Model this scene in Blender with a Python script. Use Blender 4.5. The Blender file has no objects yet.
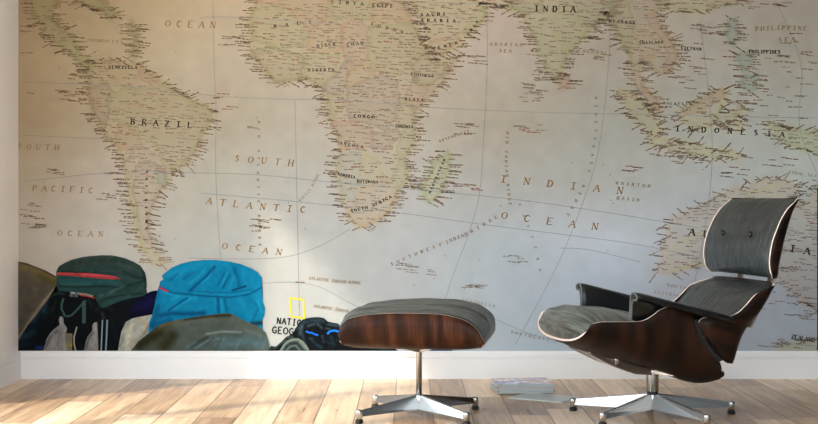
import bpy, bmesh, math, random
import numpy as np
from mathutils import Vector, Matrix, geometry
random.seed(7)
PI = math.pi
COL = bpy.context.scene.collection

# ------------------------------------------------------------------ room measures
EYE = 0.85
WALL_Y = 6.69            # the mural wall
LEFT_X = -1.842          # the left wall
K = WALL_Y / 1420.0      # metres per mural unit
ROOM_H = 2.6
RIGHT_X = 2.15
FRONT_Y = -0.6

def lin(c):
    c = c / 255.0
    return c / 12.92 if c <= 0.04045 else ((c + 0.055) / 1.055) ** 2.4
def rgb(r, g, b): return (lin(r), lin(g), lin(b), 1.0)

# ------------------------------------------------------------------ materials
def mat(name):
    m = bpy.data.materials.new(name); m.use_nodes = True
    nt = m.node_tree; b = nt.nodes['Principled BSDF']
    return m, nt, b
def N(nt, t, **kw):
    n = nt.nodes.new(t)
    for k, v in kw.items():
        if hasattr(n, k) and k not in n.inputs: setattr(n, k, v)
        else: n.inputs[k].default_value = v
    return n
def simple(name, col, rough=0.5, metal=0.0, noise=0.0, scale=20, bump=0.0, spec=0.5):
    m, nt, b = mat(name)
    b.inputs['Roughness'].default_value = rough
    b.inputs['Metallic'].default_value = metal
    b.inputs['Specular IOR Level'].default_value = spec
    tc = N(nt, 'ShaderNodeTexCoord'); nz = N(nt, 'ShaderNodeTexNoise', Scale=scale, Detail=4.0)
    nt.links.new(tc.outputs['Object'], nz.inputs['Vector'])
    mx = N(nt, 'ShaderNodeMix', data_type='RGBA')
    mx.inputs[6].default_value = tuple(c * (1 - noise) for c in col[:3]) + (1,)
    mx.inputs[7].default_value = tuple(min(1, c * (1 + noise)) for c in col[:3]) + (1,)
    nt.links.new(nz.outputs['Fac'], mx.inputs[0]); nt.links.new(mx.outputs[2], b.inputs['Base Color'])
    if bump:
        bp = N(nt, 'ShaderNodeBump', Strength=bump, Distance=0.002)
        nt.links.new(nz.outputs['Fac'], bp.inputs['Height']); nt.links.new(bp.outputs['Normal'], b.inputs['Normal'])
    return m

def walnut_mat(name, dark, mid, light):
    m, nt, b = mat(name)
    uv = N(nt, 'ShaderNodeUVMap'); uv.uv_map = 'UVMap'
    mp = N(nt, 'ShaderNodeMapping'); mp.inputs['Scale'].default_value = (1.0, 0.22, 1.0)
    nt.links.new(uv.outputs[0], mp.inputs['Vector'])
    n1 = N(nt, 'ShaderNodeTexNoise', Scale=9.0, Detail=2.0)
    nt.links.new(mp.outputs[0], n1.inputs['Vector'])
    wv = N(nt, 'ShaderNodeTexWave', Scale=3.0, Distortion=18.0, Detail=3.0)
    wv.inputs['Detail Scale'].default_value = 1.2
    nt.links.new(mp.outputs[0], wv.inputs['Vector'])
    mp2 = N(nt, 'ShaderNodeMapping'); mp2.inputs['Scale'].default_value = (1.0, 0.06, 1.0)
    nt.links.new(uv.outputs[0], mp2.inputs['Vector'])
    n2 = N(nt, 'ShaderNodeTexNoise', Scale=160.0, Detail=3.0)
    nt.links.new(mp2.outputs[0], n2.inputs['Vector'])
    a = N(nt, 'ShaderNodeMath', operation='MULTIPLY_ADD'); a.inputs[1].default_value = 0.30
    nt.links.new(wv.outputs['Fac'], a.inputs[0])
    s = N(nt, 'ShaderNodeMath', operation='MULTIPLY'); s.inputs[1].default_value = 0.45
    nt.links.new(n2.outputs['Fac'], s.inputs[0]); nt.links.new(s.outputs[0], a.inputs[2])
    a2 = N(nt, 'ShaderNodeMath', operation='MULTIPLY_ADD'); a2.inputs[1].default_value = 0.5
    nt.links.new(n1.outputs['Fac'], a2.inputs[0]); nt.links.new(a.outputs[0], a2.inputs[2])
    r = N(nt, 'ShaderNodeValToRGB')
    r.color_ramp.elements[0].position = 0.34; r.color_ramp.elements[0].color = dark
    r.color_ramp.elements[1].position = 0.95; r.color_ramp.elements[1].color = light
    e = r.color_ramp.elements.new(0.64); e.color = mid
    nt.links.new(a2.outputs[0], r.inputs[0]); nt.links.new(r.outputs[0], b.inputs['Base Color'])
    b.inputs['Roughness'].default_value = 0.45
    b.inputs['Specular IOR Level'].default_value = 0.16
    return m

def leather_mat(name, axis, c0, c1, depth=1.0):
    # creased leather; axis 0: creases run along UV.y, axis 1: along UV.x
    m, nt, b = mat(name)
    uv = N(nt, 'ShaderNodeUVMap'); uv.uv_map = 'UVMap'
    mp = N(nt, 'ShaderNodeMapping')
    mp.inputs['Scale'].default_value = (1.0, 0.10, 1.0) if axis == 0 else (0.10, 1.0, 1.0)
    nt.links.new(uv.outputs[0], mp.inputs['Vector'])
    n1 = N(nt, 'ShaderNodeTexNoise', Scale=70.0, Detail=3.0, Distortion=0.6)
    n2 = N(nt, 'ShaderNodeTexNoise', Scale=22.0, Detail=2.0, Distortion=0.8)
    for n in (n1, n2): nt.links.new(mp.outputs[0], n.inputs['Vector'])
    ad = N(nt, 'ShaderNodeMath', operation='MULTIPLY_ADD'); ad.inputs[1].default_value = 0.7
    nt.links.new(n1.outputs['Fac'], ad.inputs[0]); nt.links.new(n2.outputs['Fac'], ad.inputs[2])
    bp = N(nt, 'ShaderNodeBump', Strength=1.0, Distance=0.013 * depth)
    nt.links.new(ad.outputs[0], bp.inputs['Height']); nt.links.new(bp.outputs['Normal'], b.inputs['Normal'])
    mx = N(nt, 'ShaderNodeMix', data_type='RGBA'); mx.inputs[6].default_value = c0; mx.inputs[7].default_value = c1
    mr = N(nt, 'ShaderNodeMapRange'); mr.inputs['From Min'].default_value = 0.6; mr.inputs['From Max'].default_value = 1.1
    nt.links.new(ad.outputs[0], mr.inputs[0]); nt.links.new(mr.outputs[0], mx.inputs[0])
    nt.links.new(mx.outputs[2], b.inputs['Base Color'])
    b.inputs['Roughness'].default_value = 0.36
    b.inputs['Specular IOR Level'].default_value = 0.5
    return m

def ink_mat():
    m, nt, b = mat('printed_paper')
    at = N(nt, 'ShaderNodeVertexColor'); at.layer_name = 'ink'
    tc = N(nt, 'ShaderNodeTexCoord'); nz = N(nt, 'ShaderNodeTexNoise', Scale=9.0, Detail=6.0)
    nt.links.new(tc.outputs['Object'], nz.inputs['Vector'])
    mr = N(nt, 'ShaderNodeMapRange'); mr.inputs['To Min'].default_value = 0.93; mr.inputs['To Max'].default_value = 1.07
    nt.links.new(nz.outputs['Fac'], mr.inputs[0])
    vm = N(nt, 'ShaderNodeVectorMath', operation='SCALE')
    nt.links.new(at.outputs['Color'], vm.inputs[0]); nt.links.new(mr.outputs[0], vm.inputs['Scale'])
    nt.links.new(vm.outputs[0], b.inputs['Base Color'])
    b.inputs['Roughness'].default_value = 0.8; b.inputs['Specular IOR Level'].default_value = 0.08
    return m

def floor_mat():
    m, nt, b = mat('oak_floor_boards')
    L = nt.links
    geo = N(nt, 'ShaderNodeNewGeometry'); sep = N(nt, 'ShaderNodeSeparateXYZ'); L.new(geo.outputs['Position'], sep.inputs[0])
    def M(op, a, bb=None, c=None):
        n = N(nt, 'ShaderNodeMath', operation=op)
        for i, v in enumerate((a, bb, c)):
            if v is None: continue
            if isinstance(v, (int, float)): n.inputs[i].default_value = v
            else: L.new(v, n.inputs[i])
        return n.outputs[0]
    W, LEN = 0.152, 0.92
    bx = M('DIVIDE', M('ADD', sep.outputs[0], 10.0 * W + 0.058), W)
    row = M('FLOOR', bx); fx = M('FRACT', bx)
    wn = N(nt, 'ShaderNodeTexWhiteNoise', noise_dimensions='1D'); L.new(row, wn.inputs['W'])
    by = M('ADD', M('DIVIDE', sep.outputs[1], LEN), M('MULTIPLY', wn.outputs['Value'], 3.7))
    colm = M('FLOOR', by); fy = M('FRACT', by)
    idv = M('ADD', M('MULTIPLY', row, 7.13), M('MULTIPLY', colm, 3.71))
    wn2 = N(nt, 'ShaderNodeTexWhiteNoise', noise_dimensions='1D'); L.new(idv, wn2.inputs['W'])
    cmb = N(nt, 'ShaderNodeCombineXYZ'); L.new(M('MULTIPLY', sep.outputs[0], 1.0), cmb.inputs[0])
    L.new(M('MULTIPLY', sep.outputs[1], 0.07), cmb.inputs[1]); L.new(M('MULTIPLY', wn2.outputs['Value'], 40.0), cmb.inputs[2])
    g1 = N(nt, 'ShaderNodeTexNoise', Scale=34.0, Detail=7.0, Distortion=0.5); L.new(cmb.outputs[0], g1.inputs['Vector'])
    g2 = N(nt, 'ShaderNodeTexNoise', Scale=8.0, Detail=3.0, Distortion=0.8); L.new(cmb.outputs[0], g2.inputs['Vector'])
    v = M('ADD', M('MULTIPLY', wn2.outputs['Value'], 0.42), M('ADD', M('MULTIPLY', M('SUBTRACT', g1.outputs['Fac'], 0.1), 0.78), M('MULTIPLY', g2.outputs['Fac'], 0.30)))
    r = N(nt, 'ShaderNodeValToRGB'); L.new(v, r.inputs[0])
    e = r.color_ramp.elements
    e[0].position = 0.36; e[0].color = rgb(128, 98, 74)
    e[1].position = 0.95; e[1].color = rgb(238, 212, 182)
    k = e.new(0.56); k.color = rgb(180, 148, 116)
    k = e.new(0.74); k.color = rgb(214, 183, 149)
    gx = M('MINIMUM', fx, M('SUBTRACT', 1.0, fx)); gy = M('MULTIPLY', M('MINIMUM', fy, M('SUBTRACT', 1.0, fy)), LEN / W)
    gap = M('GREATER_THAN', M('MINIMUM', gx, gy), 0.014)
    mx = N(nt, 'ShaderNodeMix', data_type='RGBA'); L.new(gap, mx.inputs[0])
    mx.inputs[6].default_value = rgb(92, 70, 54); L.new(r.outputs[0], mx.inputs[7])
    L.new(mx.outputs[2], b.inputs['Base Color'])
    rr = N(nt, 'ShaderNodeMapRange'); rr.inputs['To Min'].default_value = 0.22; rr.inputs['To Max'].default_value = 0.42
    L.new(g1.outputs['Fac'], rr.inputs[0]); L.new(rr.outputs[0], b.inputs['Roughness'])
    b.inputs['Specular IOR Level'].default_value = 0.45
    bp = N(nt, 'ShaderNodeBump', Strength=0.25, Distance=0.002)
    L.new(M('ADD', M('MULTIPLY', g1.outputs['Fac'], 0.4), gap), bp.inputs['Height']); L.new(bp.outputs['Normal'], b.inputs['Normal'])
    return m

def cover_mat():
    m, nt, b = mat('magazine_cover_print')
    tc = N(nt, 'ShaderNodeTexCoord')
    n1 = N(nt, 'ShaderNodeTexNoise', Scale=14.0, Detail=1.5); nt.links.new(tc.outputs['Object'], n1.inputs['Vector'])
    r = N(nt, 'ShaderNodeValToRGB'); r.color_ramp.interpolation = 'EASE'
    e = r.color_ramp.elements
    e[0].position = 0.34; e[0].color = rgb(128, 138, 176)
    e[1].position = 0.72; e[1].color = rgb(225, 225, 228)
    for p, c in ((0.44, rgb(172, 174, 208)), (0.52, rgb(215, 215, 222)), (0.58, rgb(204, 140, 134)), (0.64, rgb(225, 200, 185))):
        k = e.new(p); k.color = c
    nt.links.new(n1.outputs['Fac'], r.inputs[0]); nt.links.new(r.outputs[0], b.inputs['Base Color'])
    b.inputs['Roughness'].default_value = 0.25
    return m

MT = {
 'wall': simple('white_painted_plaster', rgb(243, 239, 236), 0.8, noise=0.015, scale=3),
 'wall_grey': simple('light_dimming_grey_plaster', rgb(84, 90, 96), 0.8, noise=0.02, scale=3),  # dark tone invented to cut light bounced off the unseen right wall
 'trim': simple('white_gloss_paint', rgb(233, 232, 231), 0.4, noise=0.01, scale=4),
 'floor': floor_mat(),
 'ink': ink_mat(),
 'walnut': walnut_mat('walnut_veneer', rgb(16, 9, 5), rgb(32, 18, 10), rgb(54, 31, 18)),
 'walnut_light': walnut_mat('walnut_veneer_warm', rgb(26, 12, 7), rgb(54, 28, 15), rgb(96, 54, 31)),
 'ply': simple('pale_plywood_edge', rgb(242, 222, 208), 0.45, noise=0.06, scale=60),
 'leather': leather_mat('black_leather', 0, rgb(24, 27, 27), rgb(52, 57, 57), 0.6),
 'leather_stool': leather_mat('black_leather_painted_sheen', 0, rgb(34, 36, 35), rgb(98, 104, 101), 1.6),  # pale streaks are fold highlights painted into the black leather
 'leather_x': leather_mat('black_leather_lit_crosswise', 1, rgb(26, 29, 28), rgb(118, 124, 118), 1.4),  # same leather, made lighter: the seat's stronger light and crease highlights in colour
 'arm': simple('black_armrest_leather', rgb(9, 9, 10), 0.30, noise=0.15, scale=40, bump=0.15),
 'rim': simple('grey_leather_piping', rgb(95, 100, 98), 0.4, noise=0.05),
 'button': simple('black_button', rgb(8, 8, 9), 0.3),
 'brace': simple('aluminium_warm_reflection', (0.36, 0.29, 0.24, 1), 0.35, 0.85),  # aluminium, with its warm brown reflections put into the base colour
 'chrome': simple('polished_aluminium', (0.50, 0.505, 0.50, 1), 0.25, 1.0, noise=0.03, scale=8),
 'black': simple('black_rubber', rgb(11, 11, 11), 0.6),
 'cover': cover_mat(),
 'cover_grey': simple('grey_magazine_cover', rgb(178, 186, 186), 0.35, noise=0.12, scale=16),
 'pages': simple('page_edges', rgb(205, 208, 204), 0.7, noise=0.10, scale=90),
 'cover_teal': simple('teal_grey_magazine_cover', rgb(120, 150, 150), 0.35, noise=0.1, scale=16),
 'cover_red': simple('brick_red_magazine_cover', rgb(170, 105, 92), 0.35, noise=0.1, scale=16),
}
def glass():
    m = bpy.data.materials.new('window_glass'); m.use_nodes = True; nt = m.node_tree
    for n in list(nt.nodes): nt.nodes.remove(n)
    o = N(nt, 'ShaderNodeOutputMaterial'); mx = N(nt, 'ShaderNodeMixShader'); mx.inputs[0].default_value = 0.06
    t = N(nt, 'ShaderNodeBsdfTransparent'); g = N(nt, 'ShaderNodeBsdfGlossy', Roughness=0.02)
    nt.links.new(t.outputs[0], mx.inputs[1]); nt.links.new(g.outputs[0], mx.inputs[2]); nt.links.new(mx.outputs[0], o.inputs[0])
    return m
MT['glass'] = glass()

# ------------------------------------------------------------------ object helpers
def link_mesh(name, me, mats, parent=None, smooth=False, loc=None):
    for m in (mats if isinstance(mats, (list, tuple)) else [mats]): me.materials.append(m)
    if smooth: me.polygons.foreach_set('use_smooth', [True] * len(me.polygons))
    o = bpy.data.objects.new(name, me); COL.objects.link(o)
    if parent: o.parent = parent
    if loc: o.location = loc
    return o
def obj(name, bm, mats, parent=None, smooth=False, loc=None):
    bmesh.ops.recalc_face_normals(bm, faces=bm.faces)
    me = bpy.data.meshes.new(name); bm.to_mesh(me); bm.free()
    return link_mesh(name, me, mats, parent, smooth, loc)
def thing(name, label, cat, loc=(0, 0, 0), rotz=0.0, group=None):
    o = bpy.data.objects.new(name, None); o.empty_display_size = 0.1; COL.objects.link(o)
    o.location = loc; o.rotation_euler = (0, 0, rotz); o['label'] = label; o['category'] = cat
    if group: o['group'] = group
    return o
def struct(o): o['kind'] = 'structure'; return o
def box(bm, a, b, bevel=0.0):
    r = bmesh.ops.create_cube(bm, size=1.0)
    ctr = [(a[i] + b[i]) / 2 for i in range(3)]; sz = [abs(b[i] - a[i]) for i in range(3)]
    for v in r['verts']: v.co = Vector([ctr[i] + v.co[i] * sz[i] for i in range(3)])
    if bevel:
        es = set(e for v in r['verts'] for e in v.link_edges)
        bmesh.ops.bevel(bm, geom=list(es), offset=bevel, segments=2, affect='EDGES')
def lathe(bm, prof, seg=28, center=(0, 0)):
    rings = []
    for r, z in prof:
        rings.append([bm.verts.new((center[0] + r * math.cos(2 * PI * i / seg), center[1] + r * math.sin(2 * PI * i / seg), z)) for i in range(seg)])
    for a, b in zip(rings[:-1], rings[1:]):
        for i in range(seg): bm.faces.new((a[i], a[(i + 1) % seg], b[(i + 1) % seg], b[i]))
    bm.faces.new(rings[0][::-1]); bm.faces.new(rings[-1])
def loft(bm, sections):
    rs = [[bm.verts.new(p) for p in s] for s in sections]
    n = len(rs[0])
    for a, b in zip(rs[:-1], rs[1:]):
        for i in range(n): bm.faces.new((a[i], a[(i + 1) % n], b[(i + 1) % n], b[i]))
    bm.faces.new(rs[0][::-1]); bm.faces.new(rs[-1])

# ------------------------------------------------------------------ the room
bm = bmesh.new(); box(bm, (LEFT_X - 0.12, FRONT_Y, -0.05), (RIGHT_X, WALL_Y + 0.12, 0)); struct(obj('floor', bm, MT['floor']))
bm = bmesh.new(); box(bm, (LEFT_X - 0.12, WALL_Y, 0), (RIGHT_X, WALL_Y + 0.12, ROOM_H)); struct(obj('wall_back', bm, MT['wall']))
WY0, WY1, WTOP = 3.05, 5.72, 2.2     # tall glazed opening in the left wall
bm = bmesh.new()
box(bm, (LEFT_X - 0.12, WY1, 0), (LEFT_X, WALL_Y, ROOM_H))
box(bm, (LEFT_X - 0.12, FRONT_Y, 0), (LEFT_X, WY0, ROOM_H))
box(bm, (LEFT_X - 0.12, WY0, WTOP), (LEFT_X, WY1, ROOM_H))
struct(obj('wall_left', bm, MT['wall']))
bm = bmesh.new(); box(bm, (RIGHT_X, FRONT_Y, 0), (RIGHT_X + 0.12, WALL_Y + 0.12, ROOM_H)); struct(obj('unseen_wall_right', bm, MT['wall_grey']))  # unseen wall, added close and dark to dim the right side
bm = bmesh.new(); box(bm, (LEFT_X - 0.12, FRONT_Y, ROOM_H), (RIGHT_X, WALL_Y + 0.12, ROOM_H + 0.1)); struct(obj('ceiling', bm, MT['wall']))
# glazed doors: frame, mullions, panes
win = bpy.data.objects.new('window_1', None); COL.objects.link(win); struct(win); win.location = (LEFT_X - 0.06, WY0, 0)
bm = bmesh.new()
wl = WY1 - WY0
box(bm, (-0.03, 0, 0), (0.03, 0.03, WTOP), 0.004); box(bm, (-0.03, wl - 0.02, 0), (0.03, wl, WTOP), 0.004)
box(bm, (-0.03, 0, WTOP - 0.02), (0.03, wl, WTOP), 0.004); box(bm, (-0.03, 0, 0), (0.03, wl, 0.03), 0.004)
obj('window_frame', bm, MT['trim'], win)
for my in (4.80, 3.92):
    bm = bmesh.new(); box(bm, (-0.03, my - WY0 - 0.05, 0.03), (0.03, my - WY0 + 0.05, WTOP - 0.02), 0.004); obj('mullion', bm, MT['trim'], win)
for a, b2 in ((3.08, 3.87), (3.97, 4.75), (4.85, 5.70)):
    bm = bmesh.new(); box(bm, (-0.004, a - WY0, 0.03), (0.004, b2 - WY0, WTOP - 0.02)); obj('pane', bm, MT['glass'], win)
# skirting boards: stepped profile
BBH = 0.130
def skirting(name, p0, p1, inward):
    prof = [(0, 0), (0.020, 0), (0.020, 0.094), (0.013, 0.096), (0.013, 0.100), (0.017, 0.102), (0.017, 0.119), (0.013, 0.126), (0.008, BBH), (0, BBH)]
    bm = bmesh.new(); ss = []
    for p in (p0, p1): ss.append([(p[0] + inward[0] * d, p[1] + inward[1] * d, z) for d, z in prof])
    loft(bm, ss); struct(obj(name, bm, MT['trim']))
skirting('baseboard_back', (LEFT_X, WALL_Y), (RIGHT_X, WALL_Y), (0, -1))
skirting('baseboard_left', (LEFT_X, WY1), (LEFT_X, WALL_Y), (1, 0))
skirting('baseboard_left', (LEFT_X, FRONT_Y), (LEFT_X, WY0), (1, 0))
bpy.data.objects['baseboard_left.001'].name = 'baseboard_left_front'

# ------------------------------------------------------------------ the printed mural (flat paper on the wall)
MURAL_L = (LEFT_X / K) + 409 + 0.3
MURAL_R = 409 + 2.15 / K - 0.3
MURAL_T = 198 - (ROOM_H - EYE) / K
MURAL_B = 198 + (EYE - BBH) / K + 0.2
def wx(px): return (px - 409) * K
def wz(py): return (198 - py) * K      # relative to EYE
mural = thing('wall_mural', 'large vintage world map wall mural with travel backpacks printed along its bottom edge', 'mural', (0, WALL_Y, EYE))
def Y(layer): return -0.0012 - 0.00045 * layer

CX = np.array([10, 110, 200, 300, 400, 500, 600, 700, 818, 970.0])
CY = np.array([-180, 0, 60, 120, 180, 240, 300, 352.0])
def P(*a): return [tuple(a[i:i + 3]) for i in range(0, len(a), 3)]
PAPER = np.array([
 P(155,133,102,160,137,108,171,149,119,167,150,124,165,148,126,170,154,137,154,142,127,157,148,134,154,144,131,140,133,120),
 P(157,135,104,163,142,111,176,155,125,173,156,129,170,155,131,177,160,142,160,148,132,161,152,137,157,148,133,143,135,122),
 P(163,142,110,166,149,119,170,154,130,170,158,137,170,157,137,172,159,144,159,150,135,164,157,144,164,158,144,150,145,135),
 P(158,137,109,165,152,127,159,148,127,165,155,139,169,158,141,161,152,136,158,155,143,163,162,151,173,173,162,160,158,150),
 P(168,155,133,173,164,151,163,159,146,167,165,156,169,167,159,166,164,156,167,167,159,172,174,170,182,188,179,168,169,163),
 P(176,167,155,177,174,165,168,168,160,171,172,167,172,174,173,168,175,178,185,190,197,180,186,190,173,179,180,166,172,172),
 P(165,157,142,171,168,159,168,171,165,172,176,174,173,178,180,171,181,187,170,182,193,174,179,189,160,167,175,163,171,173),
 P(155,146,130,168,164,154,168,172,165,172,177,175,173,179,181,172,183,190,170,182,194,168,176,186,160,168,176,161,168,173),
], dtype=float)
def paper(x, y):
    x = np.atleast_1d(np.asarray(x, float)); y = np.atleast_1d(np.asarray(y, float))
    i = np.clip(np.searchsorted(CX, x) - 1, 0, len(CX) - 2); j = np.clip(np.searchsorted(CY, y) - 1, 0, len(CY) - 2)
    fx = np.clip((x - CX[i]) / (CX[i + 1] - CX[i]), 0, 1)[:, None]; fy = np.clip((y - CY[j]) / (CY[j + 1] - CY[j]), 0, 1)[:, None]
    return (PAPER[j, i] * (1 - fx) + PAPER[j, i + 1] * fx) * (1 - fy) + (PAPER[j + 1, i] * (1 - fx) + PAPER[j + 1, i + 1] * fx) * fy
def tolin(c):
    c = np.clip(c, 0, 255) / 255.0
    return np.where(c <= 0.04045, c / 12.92, ((c + 0.055) / 1.055) ** 2.4)

GREEN = (172, 176, 112); YEL = (196, 184, 122); PINK = (198, 146, 118); LAV = (160, 142, 130); TAN = (188, 164, 118)
BLUE = (160, 172, 168); OLIVE = (150, 150, 92); ORG = (204, 160, 112); TEAL = (140, 166, 140)
COAST = {
 'south_america': (TAN, [(86,70),(92,62),(100,60),(110,61),(122,63),(135,63),(146,68),(150,75),(160,80),(172,88),(184,95),(196,102),(207,106),(212,112),(210,122),(204,132),(198,143),(192,155),(182,165),(172,172),(168,184),(160,192),(156,202),(150,212),(148,222),(150,234),(153,246),(160,256),(166,263),(160,265),(150,260),(143,250),(138,238),(134,222),(131,205),(128,190),(125,172),(121,155),(113,143),(104,130),(96,118),(90,104),(87,90),(90,80)]),
 'central_america': (GREEN, [(25,-10),(50,-10),(55,0),(52,15),(58,25),(68,32),(75,45),(82,55),(92,62),(88,70),(80,62),(68,50),(55,42),(45,30),(35,12)]),
 'caribbean': (OLIVE, [(70,-6),(85,-4),(98,0),(110,8),(117,14),(111,18),(98,9),(82,3)]),
 'antilles': (OLIVE, [(132,22),(137,30),(139,44),(134,56),(131,54),(134,42),(131,30)]),
 'north_america': (YEL, [(18,-175),(170,-175),(150,-110),(110,-60),(92,-20),(70,-25),(50,-10),(25,-10),(18,-40)]),
 'africa': (TAN, [(262,-10),(255,5),(249,22),(251,38),(250,50),(258,62),(264,72),(275,83),(288,82),(298,80),(306,78),(314,82),(322,88),(327,96),(327,108),(331,120),(338,135),(340,150),(336,168),(338,185),(343,200),(347,215),(355,225),(366,226),(378,221),(388,213),(394,203),(399,192),(408,180),(408,168),(404,158),(412,148),(416,135),(413,122),(420,108),(432,95),(444,82),(453,68),(459,56),(445,60),(432,62),(428,52),(420,38),(412,22),(404,8),(400,-10),(402,-45),(340,-50),(300,-60),(270,-45)]),
 'madagascar': (GREEN, [(447,150),(452,156),(449,170),(443,185),(436,198),(428,202),(423,194),(425,180),(432,168),(441,158)]),
 'arabia': (YEL, [(408,-10),(418,8),(426,28),(432,50),(440,56),(455,48),(466,36),(478,26),(487,12),(478,2),(470,-10),(420,-50)]),
 'eurasia': (YEL, [(280,-75),(330,-85),(400,-70),(420,-50),(470,-10),(480,0),(500,7),(512,10),(505,-10),(740,-10),(790,-60),(830,-120),(840,-175),(300,-175),(270,-110)]),
 'india': (GREEN, [(505,-12),(512,8),(524,16),(532,32),(540,50),(546,66),(552,78),(558,82),(562,70),(566,56),(578,42),(590,30),(602,18),(614,14),(618,-12)]),
 'ceylon': (PINK, [(561,74),(567,76),(570,86),(563,89),(559,82)]),
 'indochina': (TAN, [(612,-12),(660,-12),(665,5),(655,12),(662,28),(672,40),(678,55),(672,68),(664,74),(655,70),(648,60),(640,62),(640,76),(648,90),(658,100),(660,110),(654,110),(645,98),(636,85),(632,68),(628,50),(618,35),(610,20)]),
 'china': (YEL, [(660,-12),(742,-12),(735,0),(715,8),(690,12),(672,10),(665,4)]),
 'sumatra': (YEL, [(620,90),(632,95),(645,106),(656,118),(662,130),(655,136),(640,122),(628,108)]),
 'java': (YEL, [(650,136),(670,140),(690,144),(706,148),(740,154),(738,160),(712,158),(690,154),(668,149),(652,144)]),
 'borneo': (YEL, [(680,112),(695,104),(710,94),(722,88),(727,96),(720,108),(716,122),(706,130),(692,128),(682,122)]),
 'celebes': (YEL, [(728,112),(745,108),(742,114),(735,118),(744,126),(738,129),(732,120),(728,132),(724,124)]),
 'luzon': (TEAL, [(728,20),(736,20),(739,34),(733,44),(727,34)]),
 'visayas': (TEAL, [(737,56),(748,52),(753,62),(743,70)]),
 'mindanao': (TEAL, [(744,76),(757,75),(755,90),(746,90),(739,83)]),
 'new_guinea': (GREEN, [(768,121),(785,128),(800,130),(818,134),(850,140),(850,158),(815,153),(798,147),(780,140)]),
 'australia': ((192,164,134), [(655,272),(662,262),(665,245),(668,228),(672,218),(688,214),(705,206),(718,196),(730,192),(736,188),(745,192),(752,184),(765,178),(785,180),(796,186),(790,198),(800,206),(812,200),(818,186),(824,180),(840,210),(860,250),(850,290),(825,312),(800,300),(785,282),(770,270),(740,262),(715,262),(690,268),(668,274)]),
 'new_zealand': (YEL, [(775,352),(790,345),(810,341),(860,336),(860,353)]),
}
INNER = [
 (GREEN,[(108,100),(115,92),(128,86),(140,88),(150,85),(160,84),(172,88),(184,95),(196,102),(207,106),(212,112),(210,122),(204,132),(198,143),(192,155),(182,165),(172,172),(166,168),(160,160),(158,150),(150,140),(140,135),(130,128),(118,122),(110,112)]),
 (LAV,[(135,165),(145,160),(155,162),(165,170),(168,184),(160,192),(150,212),(148,222),(150,234),(153,246),(145,244),(139,230),(136,210),(132,190)]),
 (LAV,[(88,88),(104,82),(115,92),(108,100),(110,112),(106,126),(96,118),(90,104)]),
 (PINK,[(136,68),(146,68),(155,80),(160,84),(150,85),(140,80)]), (ORG,[(118,122),(130,128),(140,135),(142,147),(130,152),(121,150),(113,143)]),
 (TEAL,[(156,168),(168,174),(165,188),(157,182)]), (GREEN,[(125,172),(133,170),(137,210),(141,236),(150,256),(143,250),(134,222),(128,190)]),
 (GREEN,[(252,8),(275,5),(292,14),(308,32),(304,46),(285,50),(268,46),(251,40)]), (ORG,[(310,30),(325,20),(338,22),(345,30),(340,52),(314,54),(306,46)]),
 (PINK,[(262,-10),(330,-10),(328,18),(310,32),(290,12),(272,4),(256,4)]), (GREEN,[(330,-10),(372,-10),(372,22),(352,18),(338,21),(328,18)]),
 (ORG,[(372,-10),(400,-10),(412,22),(372,22)]), (PINK,[(340,25),(352,18),(370,26),(368,60),(352,72),(342,54)]),
 (GREEN,[(370,24),(412,22),(427,48),(412,62),(400,77),(378,72),(368,60)]), (OLIVE,[(427,50),(433,62),(446,62),(452,70),(430,86),(414,84),(410,65)]),
 (PINK,[(412,84),(430,86),(420,108),(412,112),(402,98)]), (GREEN,[(303,55),(340,54),(335,75),(320,86),(306,78)]),
 (OLIVE,[(250,50),(268,46),(285,50),(303,55),(303,79),(275,83),(258,62)]), (LAV,[(335,75),(345,60),(350,72),(345,92),(327,94),(321,86)]),
 (ORG,[(346,73),(368,62),(378,72),(362,82),(346,89)]), (LAV,[(345,90),(360,82),(380,74),(398,80),(400,98),(396,120),(385,132),(370,125),(350,122),(345,105)]),
 (GREEN,[(327,95),(345,92),(345,110),(331,118)]), (GREEN,[(402,98),(418,108),(413,125),(405,132),(396,120)]),
 (PINK,[(331,120),(350,122),(370,126),(372,148),(340,150)]), (BLUE,[(338,152),(362,152),(360,185),(352,202),(341,195)]),
 (LAV,[(372,130),(385,132),(398,125),(402,138),(385,150),(372,148)]), (YEL,[(362,152),(378,158),(382,172),(370,185),(360,183)]),
 (ORG,[(352,203),(361,185),(371,186),(383,173),(392,180),(398,190),(390,212),(378,221),(366,226),(355,225),(347,215)]),
 (GREEN,[(404,132),(414,130),(412,148),(404,158),(408,178),(398,190),(391,178),(398,160),(395,148)]),
 (PINK,[(429,42),(442,38),(458,34),(463,40),(448,52),(440,56),(433,54)]), (GREEN,[(465,36),(478,26),(487,12),(478,4),(470,22),(460,32)]),
 (OLIVE,[(505,-10),(540,-12),(545,10),(524,16),(512,8)]), (YEL,[(545,10),(570,5),(590,28),(566,56),(555,40)]),
 (PINK,[(645,15),(655,12),(662,28),(672,40),(678,55),(672,68),(664,74),(662,66),(668,55),(660,38),(650,28)]), (PINK,[(640,82),(648,90),(658,100),(660,110),(652,110),(643,96)]),
 (GREEN,[(612,-10),(630,0),(634,30),(630,60),(618,36),(610,18)]), (ORG,[(632,28),(648,30),(662,48),(655,58),(640,58)]),
 (PINK,[(680,112),(695,104),(710,94),(722,88),(725,96),(708,108),(690,116)]),
 (YEL,[(696,232),(742,232),(742,262),(715,262),(690,268),(670,272),(664,250)]), (YEL,[(745,192),(780,182),(780,240),(745,236)]),
]
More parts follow.
